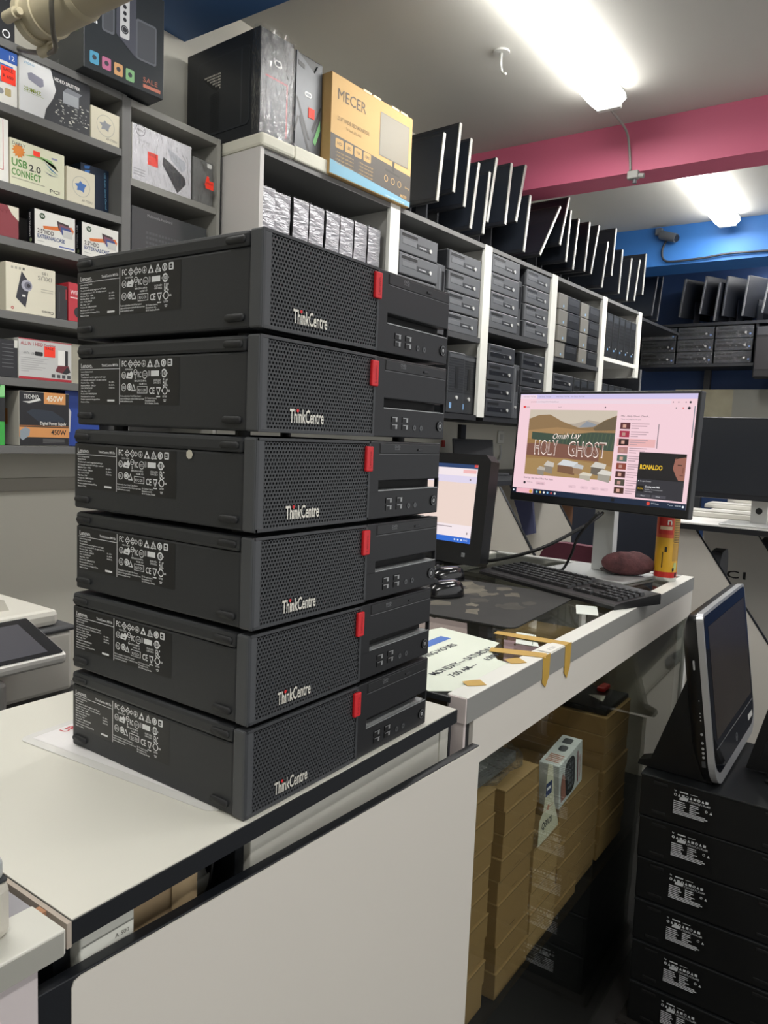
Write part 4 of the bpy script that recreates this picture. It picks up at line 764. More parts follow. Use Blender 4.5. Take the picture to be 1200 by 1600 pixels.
def art_b(b, T, w, h):
    b.poly([(w*.42, h-.0005), (w, h-.0005), (w, 0), (w*.33, 0), (w*.36, h*.2), (w*.46, h*.45), (w*.50, h*.62)], mat('34363a', .4), T, .0002)
    for k in range(60):
        u = w*random.uniform(.48, .98); v = h*random.uniform(.04, .5)
        if (u/w-.42)*3 > .1: R(b, T, u, v, u+random.uniform(.002, .009), v+.003, ('a8aaa6', 'd0d0c4', '70736f')[k % 3], .0003)
    R(b, T, w*.6, h*.45, w*.83, h*.66, '9fa3a8', .0005); b.poly([(w*.60, h*.66), (w*.83, h*.66), (w*.88, h*.74), (w*.66, h*.76)], mat('7c8086', .5), T, .0005)
    b.poly([(w*.12, h*.62), (w*.28, h*.55), (w*.33, h*.6), (w*.32, h*.72), (w*.16, h*.76), (w*.11, h*.72)], mat('8d8d9c', .5), T, .0004)
    t_(b, T, '250MHZ', w*.06, h*.40, .010, '8fa03a', w*.23, True); R(b, T, w*.06, h*.375, w*.33, h*.38, '8fa03a', .0003); t_(b, T, 'video', w*.06, h*.88, .008, '6fa8c8', w*.14)
    t_(b, T, 'VIDEO SPLITTER', w*.47, h*.80, .009, 'e6e6e4', w*.38, True)
rbox('retail_box', 'white and silver video splitter box on the top shelf', .662, .878, 1.2355, 1.380, .09, WB, mat('dfe0e0', .45), art_b)
def art_c(col):
    def f(b, T, w, h):
        b.ring(w/2, h*.52, w*.30, w*.315, mat('a9a99e', .6), T, .0003, 24); n = 11
        b.poly([(w/2+w*(.23 if k % 2 else .13)*math.cos(2*PI*k/n), h*.52+h*(.17 if k % 2 else .11)*math.sin(2*PI*k/n)) for k in range(n)], mat(col, .5), T, .0004)
        t_(b, T, 'AP-7709U', w*.52, h*.10, .007, '6c6a5e', w*.38)
    return f
rbox('retail_box', 'small cream box with a grey splash emblem on the top shelf', .882, .980, 1.2355, 1.329, .06, CRM, CRM, art_c('8f9297'))
def art_d(b, T, w, h): R(b, T, w-.016, .03, w-.0145, h-.004, 'c03a4a'); R(b, T, 0, .03, w-.0145, .0315, 'c03a4a')
rbox('retail_box', 'white box with a thin red line on the second shelf, far left', .50, .631, 1.0325, 1.196, .09, WB, WB, art_d)
def art_e(b, T, w, h):
    n = 24; b.poly([(.024+(.014 if k % 2 else .0195)*math.cos(2*PI*k/n), h*.76+(.014 if k % 2 else .0195)*math.sin(2*PI*k/n)) for k in range(n)], mat('d9822f', .5), T, .0003)
    t_(b, T, 'DABLY', .006, h-.016, .008, '55565a', .038); t_(b, T, 'USB', .004, h*.42, .020, '4f8a3c', .045, True); t_(b, T, '2.0', .054, h*.41, .017, '2b2b2c', .034, True); t_(b, T, 'CONNECT', .004, h*.22, .018, '4f8a3c', .085, True)
    R(b, T, .004, h*.15, .10, h*.17, 'a5a58f', .0003); t_(b, T, 'PCI', w-.046, h*.07, .009, '222326', .030, True)
    b.poly([(.03, h*.70), (.08, h*.80), (.12, h*.78), (.142, h*.58), (.13, h*.70), (.08, h*.74)], mat('8cb872', .5), T, .0003)
    for k in range(3): b.poly([(.098, h*(.72-.11*k)), (.118, h*(.62-.09*k)), (.142, h*(.50-.02*k)), (.12, h*(.56-.05*k))], mat(('4f7f9c', '6aa37c', '34506e')[k], .5), T, .0004+.0001*k)
    R(b, T, w-.040, h*.82, w-.022, h*.86, '8f93b0', .0003)
o = rbox('retail_box', 'cream and green USB card box with a sun emblem on the second shelf', .635, .796, 1.0325, 1.155, .06, CRM, mat('d8d8bc', .5), art_e); sticker(o, .066, .094, .020, .014, ())
rbox('retail_box', 'small cream box with a blue splash emblem on the second shelf', .802, .894, 1.0325, 1.131, .05, CRM, CRM, art_c('3f6db0'), y=GY+.004)
def art_g(b, T, w, h):
    for k in range(7): b.poly([(.012+.002*k, h*(.95-.09*k)), (.032, h*(.98-.09*k)), (.030, h*(.92-.09*k)), (.014, h*(.89-.09*k))], mat('3d7fd0', .4), T, .0003)
    b.text('USB Audio Genius Channel', 0, 0, .006, mat('7fb8d8', .5), frame((w-.018, -.0010, h*.93), (.05, 0, -1), (1, 0, .05)), wide=h*.75)
    b.poly([(.018, h*.1), (.034, h*.06), (.045, h*.34), (.03, h*.38)], mat('3c4a58', .4), T, .0004)
rbox('retail_box', 'dark blue USB audio box standing behind the small cream box', .884, .982, 1.0325, 1.176, .05, mat('1d2b3c', .4), mat('1a2a40', .35), art_g, y=GY+.062)
def art_h(b, T, w, h): t_(b, T, 'SONY', .07, h-.022, .010, '7a2a32', .06); b.poly([(w-.032, h), (w, h), (w, h-.036), (w-.02, h-.02)], mat('d9d3c0', .5), T, .0003)
rbox('retail_box', 'worn dark red box on the third shelf, far left', .50, .658, .8885, .973, .10, mat('7e3038', .5), mat('86343c', .45), art_h)
def art_i(b, T, w, h):
    b.disc(.024, h-.017, .0085, mat('2d4a2c', .5), T, .0003, 14); t_(b, T, 'W', .0185, h-.021, .008, 'e8e8e2', .011, True)
    b.poly([(.026, h*.56), (.05, h*.60), (.115, h*.72), (.122, h*.62), (.118, h*.50), (.11, h*.58), (.05, h*.50), (.028, h*.48)], mat('d9702a', .5), T, .0003)
    for k, c in enumerate(('3a2a2c', '7a4a5c', '3b4f8c', 'c9c9c4')): b.poly([(.068+.006*k, h*(.80-.07*k)), (.106+.004*k, h*(.76-.06*k)), (.108+.003*k, h*(.52-.05*k)), (.074+.005*k, h*(.56-.06*k))], mat(c, .4), T, .0004+.0001*k)
    t_(b, T, '2.5"HDD', .009, h*.34, .0115, '3c2c30', .050, True); t_(b, T, 'EXTERNALCASE', .009, h*.20, .0105, '33477c', .085, True); R(b, T, w-.052, .006, w-.004, .0095, '4d5fa8', .0003); R(b, T, .009, h*.10, .03, h*.12, 'b5b5b0', .0003)
def hdd(x0, label, dz=0.):
    o = rbox('retail_box', label, x0, x0+.127, .8885, .986, .035, mat('16181d', .45), WB, art_i, y=GY+.004); b = MB(); T = F_left(-.0006, .034, 0); b.text('EXTERNAL CASE', 0, 0, .007, PRW, frame((-.0007, .018, .022), (0, 0, 1), (0, 1, 0)), wide=.066); b.disc(.017, .012, .006, mat('7c8c6a', .5), T, 0, 10); b.obj('side_print', o)
hdd(.702, 'left of two white hard disk case boxes with orange swoosh'); hdd(.850, 'right of two white hard disk case boxes with orange swoosh')
def art_k(b, T, w, h):
    U = frame((w, -.0004, h), (-1, 0, 0), (0, 0, -1))              # the box stands upside down
    b.text('IXUS', .012, .022, .012, mat('77766e', .5), U, .0005, wide=.042); b.text('185', .024, .010, .008, mat('77766e', .5), U, .0005, wide=.018); b.text('Canon', .006, h-.016, .008, mat('55544e', .5), U, .0005, wide=.036, bold=True)
    R(b, T, w-.045, h*.55, w-.008, h*.57, 'c3bfae', .0004); R(b, T, w-.045, h*.50, w-.008, h*.52, 'c3bfae', .0004)
    b.poly([(.028, h*.30), (.045, h*.86), (.062, h*.70), (.068, h*.60), (.056, h*.12)], mat('2f3038', .35), T, .0004); b.disc(.060, h*.58, .016, mat('a9a9b4', .35, .3), T, .0006, 16); b.disc(.063, h*.58, .0105, mat('6c6c78', .35), T, .0007, 14); b.disc(.065, h*.58, .0055, mat('2c2c34', .3), T, .0008, 10); R(b, T, .046, h*.34, .056, h*.38, 'e0e0dc', .0007)
    b.ring(.018, h*.08, .002, .0042, mat('b8353a', .5), T, .0005, 12)
    for k in range(4): R(b, T, .015+.011*k, h*.88, .021+.011*k, h*.93, 'a9a598' if k < 3 else '5b5a55', .0004)
o = rbox('camera_box', 'cream camera box standing upside down on the fourth shelf', .620, .767, .6905, .824, .11, CRM, mat('ddd8c4', .5), art_k); b = MB(); b.text('IXUS 185', 0, 0, .012, mat('77766e', .5), frame((-.0008, .06, .03), (0, 0, 1), (0, 1, 0)), wide=.07); b.obj('side_print', o)
rbox('retail_box', 'black box on the fourth shelf beside the camera box', .770, .805, .6905, .788, .10, mat('222326', .4), mat('2a2b2d', .35), lambda b, T, w, h: (R(b, T, w-.006, h*.6, w-.003, h*.9, 'b02a34'), R(b, T, .008, .02, .010, h-.02, '4a4b4c')))
rbox('retail_box', 'red box on the fourth shelf beside the tall stack', .808, .92, .6905, .802, .10, mat('b8303c', .45), mat('c0333f', .45), lambda b, T, w, h: (t_(b, T, 'WIFI', .006, h*.70, .012, 'ecd0d0', .03, True), b.disc(.034, h*.25, .016, mat('2b2b2e', .5), T, .0003, 14), R(b, T, .006, h*.60, .03, h*.63, 'ecd0d0', .0003)))
rbox('retail_box', 'black printed box on the fifth shelf at the left edge', .50, .652, .5085, .612, .10, mat('1b1c1f', .4), mat('232428', .4), lambda b, T, w, h: ([R(b, T, w-.045, h*(.86-.1*k), w-.012, h*(.88-.1*k), '5c5d60', .0003) for k in range(7)], R(b, T, w-.010, h*.80, w, h, 'd0d0c8', .0004)))
def art_o(b, T, w, h):
    R(b, T, 0, 0, w, .007, 'b02a36'); R(b, T, 0, h-.003, w, h, 'b8505a'); t_(b, T, 'ALL IN 1 HDD Docking', .006, h-.018, .0095, 'b04a50', .105, True); t_(b, T, 'eSATA  USB', .014, h*.62, .006, '6d6d70', .032)
    b.rrect(.048, h*.60, .072, h*.70, .003, 0, .0004, mat('2b2b2d', .5), T); t_(b, T, 'SATA', .052, h*.63, .005, 'f0f0ec', .016)
    for k in range(7): R(b, T, .006, h*(.52-.055*k), (.09, .074, .085, .06, .08, .07, .03)[k], h*(.535-.055*k), 'a8a8a8', .0003)
    R(b, T, w-.044, h*.42, w-.022, h*.80, 'ecebe6', .0004); R(b, T, w-.021, h*.34, w-.012, h*.80, '232326', .0004); b.poly([(w-.050, h*.30), (w-.044, h*.40), (w-.010, h*.42), (w-.004, h*.26), (w-.018, h*.20), (w-.05, h*.25)], mat('6d2830', .4), T, .0006); b.poly([(w-.03, h*.22), (w-.014, h*.40), (w-.004, h*.26), (w-.018, h*.20)], mat('222226', .4), T, .0008)
    for k in range(4): R(b, T, w-.064+.0165*k, .010, w-.053+.0165*k, .020, '4a4a4c', .0004)
o = rbox('retail_box', 'grey and red disk docking box with orange price sticker on the fifth shelf', .655, .818, .5085, .622, .08, WB, mat('c6c6c4', .5), art_o); sticker(o, .076, .068, .034, .029, ('SALE',)); b = MB(); b.rect(.024, .090, .044, .112, mat('e6e6e0', .5), F_front(-.045, -.001, 0)); 
rbox('retail_box', 'cream box behind the docking box on the fifth shelf', .80, .93, .5085, .634, .06, CRM, mat('d8d4c0', .5), lambda b, T, w, h: b.disc(.022, h*.86, .006, mat('9aa890', .5), T, .0003, 10), y=GY+.09)
rbox('retail_box', 'green and black box on the lowest shelf at the left edge', .50, .612, .3185, .502, .12, mat('2d2f30', .4), mat('3fae4a', .45), lambda b, T, w, h: (R(b, T, 0, h*.36, w, h*.72, '222426', .0003), b.poly([(w-.03, h*.72), (w, h*.74), (w, h)], mat('8fd88f', .5), T, .0004)), y=GY+.002)
def art_r(b, T, w, h):
    R(b, T, w-.080, h-.033, w-.012, h, 'dd9a5c'); t_(b, T, '450W', w-.072, h-.025, .016, 'f2ead8', .052, True); t_(b, T, 'TECHNO', .014, h-.021, .012, 'dcdcd8', .044, True); b.poly([(.01, h-.030), (.03, h-.034), (.066, h-.024), (.062, h-.018), (.03, h-.028)], mat('dcdcd8', .5), T, .0003)
    b.poly([(.022, h*.62), (.06, h*.44), (.14, h*.46), (.138, h*.52), (.10, h*.66), (.04, h*.68)], mat('2b3440', .4), T, .0003)
    t_(b, T, 'Digital Power Supply', w-.092, h*.395, .009, 'eceae4', .082, True); R(b, T, 0, h*.365, w, h*.375, 'c98648', .0003); R(b, T, 0, h*.16, w, h*.345, 'dd9a5c'); t_(b, T, '450W', w-.058, h*.215, .014, '1c1c20', .048, True)
    b.poly([(.002, h*.28), (.018, h*.345), (.032, h*.30), (.03, h*.19), (.01, h*.10), (.002, h*.14)], mat('8f9aa4', .4), T, .0005)
    for k in range(4): R(b, T, w*.46, h*(.12-.022*k), w*.90, h*(.13-.022*k), '6c6c6c', .0003)
o = rbox('power_supply_box', 'black and orange power supply box on the lowest shelf', .655, .810, .3185, .474, .09, mat('c9c6ba', .5), mat('1f2024', .4), art_r); b = MB(); b.rect(.01, .06, .03, .105, mat('c98648', .5), F_left(-.0006, .09, 0)); b.obj('side_print', o)
rbox('retail_box', 'blue box behind the power supply box on the lowest shelf', .812, .93, .3185, .486, .09, mat('1d3a86', .45), mat('23459a', .45), lambda b, T, w, h: b.poly([(.004, h*.3), (.016, h*.25), (.02, h*.62), (.008, h*.72)], mat('d8d8d8', .5), T, .0003), y=GY+.03)
def art_t(b, T, w, h):
    b.ring(.030, h-.015, .016, .018, mat('5a5a60', .5), T, .0003, 20); t_(b, T, 'TECHLY', .018, h-.018, .006, '4a4a50', .024, True); t_(b, T, 'USB 3.0 dock', .02, h*.72, .006, '9a9aa0', .05)
    b.poly([(.120, h*.60), (.155, h*.52), (.208, h*.36), (.213, h*.24), (.178, h*.02), (.116, h*.46)], mat('2f3036', .35), T, .0004); b.poly([(.135, h*.80), (.208, h*.66), (.214, h*.54), (.196, h*.44), (.15, h*.60)], mat('b9bcc4', .35), T, .0003); t_(b, T, 'TECHLY', .145, h*.38, .008, '8a8c92', .035)
    for k in range(3): R(b, T, .006, h*(.20-.05*k), .05, h*(.215-.05*k), 'a9a9ae', .0003)
o = rbox('retail_box', 'white docking box in clear film with price sticker, right grey cubby', 1.026, 1.262, 1.1605, 1.330, .06, WB, mat('d6d5da', .4), art_t); sticker(o, .058, .060, .040, .040, ('SALE', '')); 
b = MB(); b.grid(lambda u, v: (.002+.232*u, -.004-.004*math.sin(7*u+3*v)*math.sin(5*v), .001+.168*v), 14, 10, FILM); b.obj('clear_film', o)
t = thing('bagged_charger', 'clear plastic bag holding a small part with an orange sticker, right grey cubby', 'bag', (1.274, GY+.012, 1.1605))
b = MB(); b.grid(lambda u, v: (.10*u, -.006-.012*math.sin(PI*u)*math.sin(PI*v)-.003*math.sin(11*u+7*v), .001+.155*v), 14, 14, FILM); b.obj('plastic_bag', t)
MB().box(.004, .094, .004, .02, .0, .15, mat('6f706e', .5), .004).obj('backing_card', t)
q = MB(); q.poly([(.034, .058), (.044, .09), (.052, .09), (.060, .058)], STK, F_front(0, -.022, 0)); q.rect(.036, .048, .072, .076, STK, F_front(0, -.024, 0)); q.text('SALE', .04, .064, .006, INK, F_front(0, -.0243, 0), wide=.028); q.obj('price_sticker', t)
q = MB(); q.rrect(.044, .118, .064, .132, .004, 0, .0006, mat('d8d8d4', .5), F_front(0, -.022, 0)); q.obj('hang_hole_tab', t)
o = rbox('keyboard_box', 'dark grey keyboard box lying on its edge in the lower right grey cubby', 1.044, 1.355, .9305, 1.088, .05, mat('4a4b4d', .4), mat('3f4244', .3), lambda b, T, w, h: (t_(b, T, 'Multimedia Keyboard', .06, h-.022, .009, '9a9c9e', .10), [[R(b, T, .055+.0125*i, h*(.52-.1*j), .064+.0125*i, h*(.57-.1*j), '54585a', .0003) for i in range(14)] for j in range(4)], [b.disc(.25+.018*(i % 3), h*(.62-.1*(i//3)), .004, mat('6c7072', .5), T, .0004, 8) for i in range(6)]), y=GY+.03)
b = MB(); b.disc(.025, .12, .010, mat('b8603a', .5), F_left(-.0006, .05, 0), 0, 14); b.rect(.016, .07, .034, .095, mat('9a9c9e', .5), F_left(-.0006, .05, 0)); b.obj('side_print', o)
# on top of the grey shelving
t = thing('speaker_set_box', 'big dark speaker set box in shiny film on top of the grey shelving', 'box', (.822, 1.522, 1.4005), math.radians(-5))
SB = mat('2c3033', .35, noise=.1, scale=6); MB().box(0, .262, 0, .22, 0, .29, SB, .002).obj('carton_body', t)
q = MB(); T = F_front(0, -.0005, 0)
for u0, u1, v0, v1 in ((.055, .095, .12, .26), (.165, .235, .085, .20)): q.rrect(u0, v0, u1, v1, .008, 0, .0004, mat('5c5f66', .5), T); q.rrect(u0+.005, v0+.006, u1-.005, v1-.006, .006, 0, .0006, mat('474a50', .6), T)
q.poly([(.10, .13), (.165, .085), (.165, .25), (.13, .27), (.10, .255)], mat('4c4e58', .4), T, .0003); q.rrect(.112, .125, .143, .25, .006, 0, .0007, mat('c3c4c6', .4), T)
for k in range(4): q.disc(.1275, .178+.018*k, .006, mat('2a2b30', .4), T, .0009, 10)
q.disc(.1275, .150, .012, mat('2a2b30', .4), T, .0009, 14); q.ring(.1275, .150, .007, .009, mat('8c8e92', .4), T, .001, 14)
for k, c_ in enumerate(('4f97b8', 'b86a8c', 'c99a6a', '7fae7c')): q.rrect(.018+.038*k, .018-.002*k, .046+.038*k, .052-.002*k, .004, 0, .0004, mat(c_, .5), T); q.disc(.032+.038*k, .036-.002*k, .007, mat('3a3c44', .5), T, .0006, 10)
for k in range(9): q.rect(.022+.007*(k % 3), .13+.010*(k//3), .027+.007*(k % 3), .137+.010*(k//3), PRW, T, .0005)
q.text('SALE', .19, .028, .014, mat('b8705c', .5), T, .0005, wide=.05); q.rect(.19, .012, .25, .022, mat('b8705c', .5), T, .0004)
q.obj('front_print', t)
q = MB(); T = F_left(-.0005, .22, 0)
for k, c_ in enumerate(('4f97b8', '8a4a44', '5c6a44')): q.rect(.14+.02*k, .13-.012*k, .156+.02*k, .15-.012*k, mat(c_, .5), T)
q.poly([(.02, .02), (.08, .02), (.08, .06), (.03, .05)], mat('5c5e60', .5), T); q.obj('side_print', t)
t = thing('mesh_case', 'black box with icons and a mesh top at the top left edge', 'box', (.42, 1.60, 1.4005))
MB().box(0, .245, 0, .18, 0, .14, mat('222326', .45), .003).obj('carton_body', t); q = MB(); T = F_front(0, -.0005, 0)
for k in range(2): q.ring(.185+.035*k, .028, .008, .011, PRW, T, 0, 12)
q.rect(.12, .10, .20, .108, mat('b05a3a', .5), T); q.obj('front_print', t)
g = MB()
for k in range(16): g.box(.05+.011*k, .054+.011*k, -.001, .004, .112, .19, mat('5c5f62', .4))
for k in range(8): g.box(.05, .222, -.0015, .0035, .113+.01*k, .116+.01*k, mat('5c5f62', .4))
o = g.obj('mesh_grille', t); o['kind'] = 'stuff'

# ---------------------------------------------------------------- white shelving with computers, running along the left wall
WO, WA = (1.403, 1.385), math.radians(-3.2)
def ws(a, t, z): return (WO[0]+a*math.cos(WA)-t*math.sin(WA), WO[1]+a*math.sin(WA)+t*math.cos(WA), z)
wsh = thing('computer_shelving', 'long white shelving filled with used computers along the left wall', 'shelves', ws(0, 0, 0), WA)
POST = mat('e4e4dc', .5); WIN = mat('c9c8c2', .55); BRD = mat('6b6b69', .55)
MB().box(-.008, .010, 0, .40, .50, 1.345, mat('c9c6c2', .5)).obj('end_panel', wsh)
for p0, p1, z0 in ((.709, .775, .503), (1.470, 1.538, .503), (2.214, 2.284, .503), (2.950, 3.020, .50), (3.600, 3.662, .88)):
    MB().box(p0, p1, -.002, .018, z0, 1.346, POST, .002).obj('post', wsh); MB().box((p0+p1)/2-.012, (p0+p1)/2+.012, .018, .36, z0, 1.325, WIN).obj('divider_panel', wsh)
BAYS = [(.010, .709, .845), (.775, 1.470, .893), (1.538, 2.214, .957), (2.284, 2.950, .892), (3.020, 3.600, .972)]
for k, (p0, p1, zm) in enumerate(BAYS):
    MB().box(p0-.03 if k else p0, p1+.03, .001, .38, 1.325, 1.345, BRD).obj('top_board', wsh)
    MB().box(p0, p1, .003, .37, zm-.026, zm-.0005, POST if k == 4 else mat('3d3e40', .55)).obj('middle_board', wsh)
    MB().box(p0, p1, .003, .37, .486, .5115, mat('1f2023', .5)).obj('bottom_board', wsh)
MB().box(.0, 3.66, .37, .385, .50, 1.34, mat('55565a', .6)).obj('back_panel', wsh)

HA, HB, HC = mat('3e4044', .45), mat('55575a', .45), mat('222428', .45)
def hp_flat(loc, rz, label, h=.0915, w=.284):
    r = thing('desktop_computer', label, 'computer', loc, rz, 'computers on the white shelving')
    MB().box(.002, w-.002, .012, .33, 0, h-.001, mat('25272a', .45), .002).box(.001, w-.001, .010, .32, h-.003, h, mat('8b8d8f', .4, .3)).obj('case', r)
    MB().box(0, w, -.004, .012, .0005, h-.003, HB, .004).obj('front_bezel', r)
    MB().box(.014, w*.45, -.0045, 0, h*.70, h*.84, BLK).box(.014, w*.45, -.005, 0, h*.85, h*.875, mat('7b7d80', .4)).obj('drive_slot', r)
    MB().box(.018, w*.42, -.0052, 0, h*.36, h*.60, mat('626467', .4), .001).box(w*.44, w*.80, -.0052, 0, h*.33, h*.56, mat('2e3033', .4), .001).text('compaq', w*.50, h*.41, .007, PRW, F_front(0, -.0056, 0), wide=.05).obj('port_strip', r)
    MB().cyl((w*.79, -.009, h*.42), (w*.79, -.002, h*.42), .0085, mat('e8e8e4', .25, .4), n=14).obj('power_button', r)
    return r
def hp_dark(loc, rz, label, h=.0915, w=.27):
    r = thing('desktop_computer', label, 'computer', loc, rz, 'computers on the white shelving')
    MB().box(.002, w-.002, .012, .33, 0, h-.001, mat('1b1d20', .45), .002).box(.001, w-.001, .010, .32, h-.003, h, mat('8b8d8f', .4, .3)).obj('case', r)
    MB().box(0, w, -.004, .012, .0005, h-.003, mat('34363a', .4), .004).obj('front_bezel', r)
    MB().box(.016, w*.46, -.0045, 0, h*.66, h*.80, BLK).obj('drive_slot', r)
    MB().box(.012, w*.86, -.0048, 0, h*.28, h*.54, mat('1a1b1e', .3), .001).text('hp', w*.55, h*.36, .010, mat('8d9094', .5), F_front(0, -.0052, 0)).obj('port_strip', r)
    MB().cyl((w*.80, -.009, h*.42), (w*.80, -.002, h*.42), .0085, mat('e8e8e4', .25, .4), n=14).obj('power_button', r)
    return r
def hp_up(loc, rz, label, w=.072, h=.29):
    r = thing('desktop_computer', label, 'computer', loc, rz, 'computers on the white shelving')
    MB().box(.001, w-.001, .012, .33, 0, h, mat('26282b', .45), .002).obj('case', r)
    MB().box(0, w, -.004, .012, .0005, h-.001, mat('4b4d50', .45), .004).box(w*.32, w*.42, -.0046, 0, .02, h-.02, mat('6b6d70', .4)).box(w*.60, w*.86, -.0046, 0, h*.50, h*.90, BLK).obj('front_bezel', r)
    MB().cyl((w*.62, -.009, .062), (w*.62, -.002, .062), .0075, mat('d8d8d4', .25, .4), n=12).obj('power_button', r)
    return r
def dell_flat(loc, rz, label, h=.0905, w=.30):
    r = thing('desktop_computer', label, 'computer', loc, rz, 'computers on the white shelving')
    MB().box(.002, w-.002, .012, .33, 0, h-.001, mat('1d1f22', .45), .002).obj('case', r)
    MB().box(0, w*.40, -.006, .012, .0005, h-.002, mat('77756e', .45), .003).obj('grey_front', r)
    MB().box(w*.40, w, -.002, .012, .0005, h-.002, mat('17191c', .4), .003).obj('black_front', r)
    MB().box(w*.48, w*.94, -.003, 0, h*.45, h*.82, mat('303236', .4), .001).obj('drive_slot', r)
    MB().disc(w*.22, h*.22, .008, mat('8db6dc', .4), F_front(0, -.0066, 0), 0, 10).obj('power_button', r)
    return r
def black_up(loc, rz, label, w=.098, h=.285):
    r = thing('desktop_computer', label, 'computer', loc, rz, 'black upright computers on the white shelving')
    MB().box(.001, w-.001, .012, .33, 0, h, mat('15171a', .45), .002).obj('case', r)
    b = MB(); b.box(0, w, -.004, .012, .0005, h-.001, mat('1d2023', .45), .003)
    for k in range(6): b.box(.012, w-.012, -.0046, 0, .11+.022*k, .121+.022*k, BLK)
    b.obj('front_bezel', r)
    MB().box(.012, w-.012, -.0046, 0, h-.05, h-.015, mat('2f3338', .4), .001).obj('drive_slot', r)
    MB().disc(w*.35, .05, .008, mat('7fa8d4', .4), F_front(0, -.0046, 0), 0, 10).disc(w*.62, .066, .005, mat('dcdcd8', .4), F_front(0, -.0046, 0), 0, 8).obj('power_button', r)
    return r
def tower(loc, rz, label, w=.145, h=.29):
    r = thing('desktop_computer', label, 'computer', loc, rz, 'tower computers on the white shelving')
    MB().box(.001, w-.001, .012, .33, 0, h, mat('1c1e21', .45), .002).obj('case', r)
    b = MB(); b.box(0, w, -.004, .012, .0005, h-.001, mat('2e3033', .45), .004)
    for k in range(15): b.box(.010, w-.010, -.0048, 0, .10+.012*k, .106+.012*k, mat('1e2023', .45))
    b.obj('front_bezel', r)
    MB().box(w*.44, w*.62, -.0056, 0, .12, .22, BLK).obj('port_strip', r)
    MB().box(.008, w-.008, -.0056, 0, h-.028, h-.012, mat('4c4e51', .4)).obj('drive_slot', r)
    MB().cyl((w*.56, -.009, .075), (w*.56, -.002, .075), .009, mat('e8e8e4', .25, .4), n=14).obj('power_button', r)
    MB().rrect(.020, .022, .040, .050, .004, 0, .0006, mat('7fa6d0', .4), F_front(0, -.0044, 0)).obj('blue_badge', r)
    return r
proto = {}
def put(fn, a, t, z, label, rz=0.):
    if fn not in proto: proto[fn] = fn(ws(a, t, z), WA+rz, label); return proto[fn]
    return dup(proto[fn], label, ws(a, t, z), WA+rz)
OR4 = ['lowest', 'second from the bottom', 'second from the top', 'topmost']
def stack4(fn, a, t, z0, n, pitch, name, dt=()):
    for k in range(n):
        o_ = OR4 if n == 4 else ['lower', 'upper'] if n == 2 else ['lowest', 'middle', 'topmost']
        put(fn, a+random.uniform(-.003, .003), t+random.uniform(-.004, .004), z0+k*pitch, 'flat computer, %s in %s' % (o_[k], name), random.uniform(-.006, .006))
# bay 1
stack4(hp_flat, .788, .008, .8930, 4, .0935, 'the left stack of the second upper bay')
put(hp_up, 1.088, .022, .8930, 'narrow upright computer between the stacks of the second upper bay')
stack4(hp_flat, 1.168, .010, .8930, 4, .0930, 'the right stack of the second upper bay')
put(tower, 1.195, .005, .5125, 'left black tower with blue badge in the second lower bay')
proto_t2 = put(tower, 1.345, .03, .5125, 'right black tower with blue badge in the second lower bay')
# bay 2
stack4(hp_flat, 1.550, .006, .9570, 4, .0918, 'the left stack of the third upper bay')
put(hp_up, 1.842, .03, .9570, 'narrow upright computer between the stacks of the third upper bay')
stack4(hp_flat, 1.925, .012, .9570, 4, .0918, 'the right stack of the third upper bay')
stack4(hp_dark, 1.556, .004, .5125, 4, .0925, 'the left stack of the third lower bay')
put(hp_up, 1.845, .02, .5125, 'narrow upright computer between the stacks of the third lower bay')
stack4(hp_dark, 1.925, .012, .5125, 4, .0915, 'the right stack of the third lower bay')
# bay 3
stack4(dell_flat, 2.305, .0, .8925, 4, .0925, 'the left grey-fronted stack of the fourth upper bay')
stack4(dell_flat, 2.640, .012, .8925, 4, .0925, 'the right grey-fronted stack of the fourth upper bay')
stack4(hp_dark, 2.300, .004, .5125, 3, .0985, 'the only stack of the fourth lower bay')
for k in range(3): put(black_up, 2.60+.108*k, .01, .5125, 'black upright computer in the fourth lower bay, %s from the left' % ('first', 'second', 'third')[k])
for k in range(5): put(black_up, 3.045+.108*k, .006, .9725, 'black upright computer in the fifth upper bay, %s from the left' % ('first', 'second', 'third', 'fourth', 'fifth')[k])
for k in range(5): put(black_up, 3.04+.108*k, .006, .5125, 'black upright computer in the fifth lower bay, %s from the left' % ('first', 'second', 'third', 'fourth', 'fifth')[k])
# bay 0: computers wrapped in shiny film
A0s = [.012, .098, .184, .272, .362, .444, .526, .610]
w0 = None
for k, a in enumerate(A0s):
    lb = 'upright computer in silver crinkled film in the first bay, %s from the left' % ('first', 'second', 'third', 'fourth', 'fifth', 'sixth', 'seventh', 'eighth')[k]
    if w0 is None:
        w0 = thing('wrapped_computer', lb, 'computer', ws(a, .03, .8455), WA, 'film-wrapped computers in the first bay')
        MB().box(.0, .075, .0, .30, 0, .375, mat('18191b', .4), .003).obj('case', w0)
        b = MB(); b.grid(lambda u, v: (-.001+.077*u+.002*math.sin(9*v), -.004-.002*math.sin(PI*u)+.0008*math.sin(40*v+4*u), .002+.384*v), 12, 40, WRAP); b.grid(lambda u, v: (-.001+.077*u, -.006+.30*v, .386+.006*math.sin(14*u+9*v)), 10, 12, WRAP); b.obj('crinkled_film', w0)
    else: dup(w0, lb, ws(a, .03+random.uniform(-.012, .012), .8455+random.uniform(-.008, .004)*0), WA+random.uniform(-.02, .02))
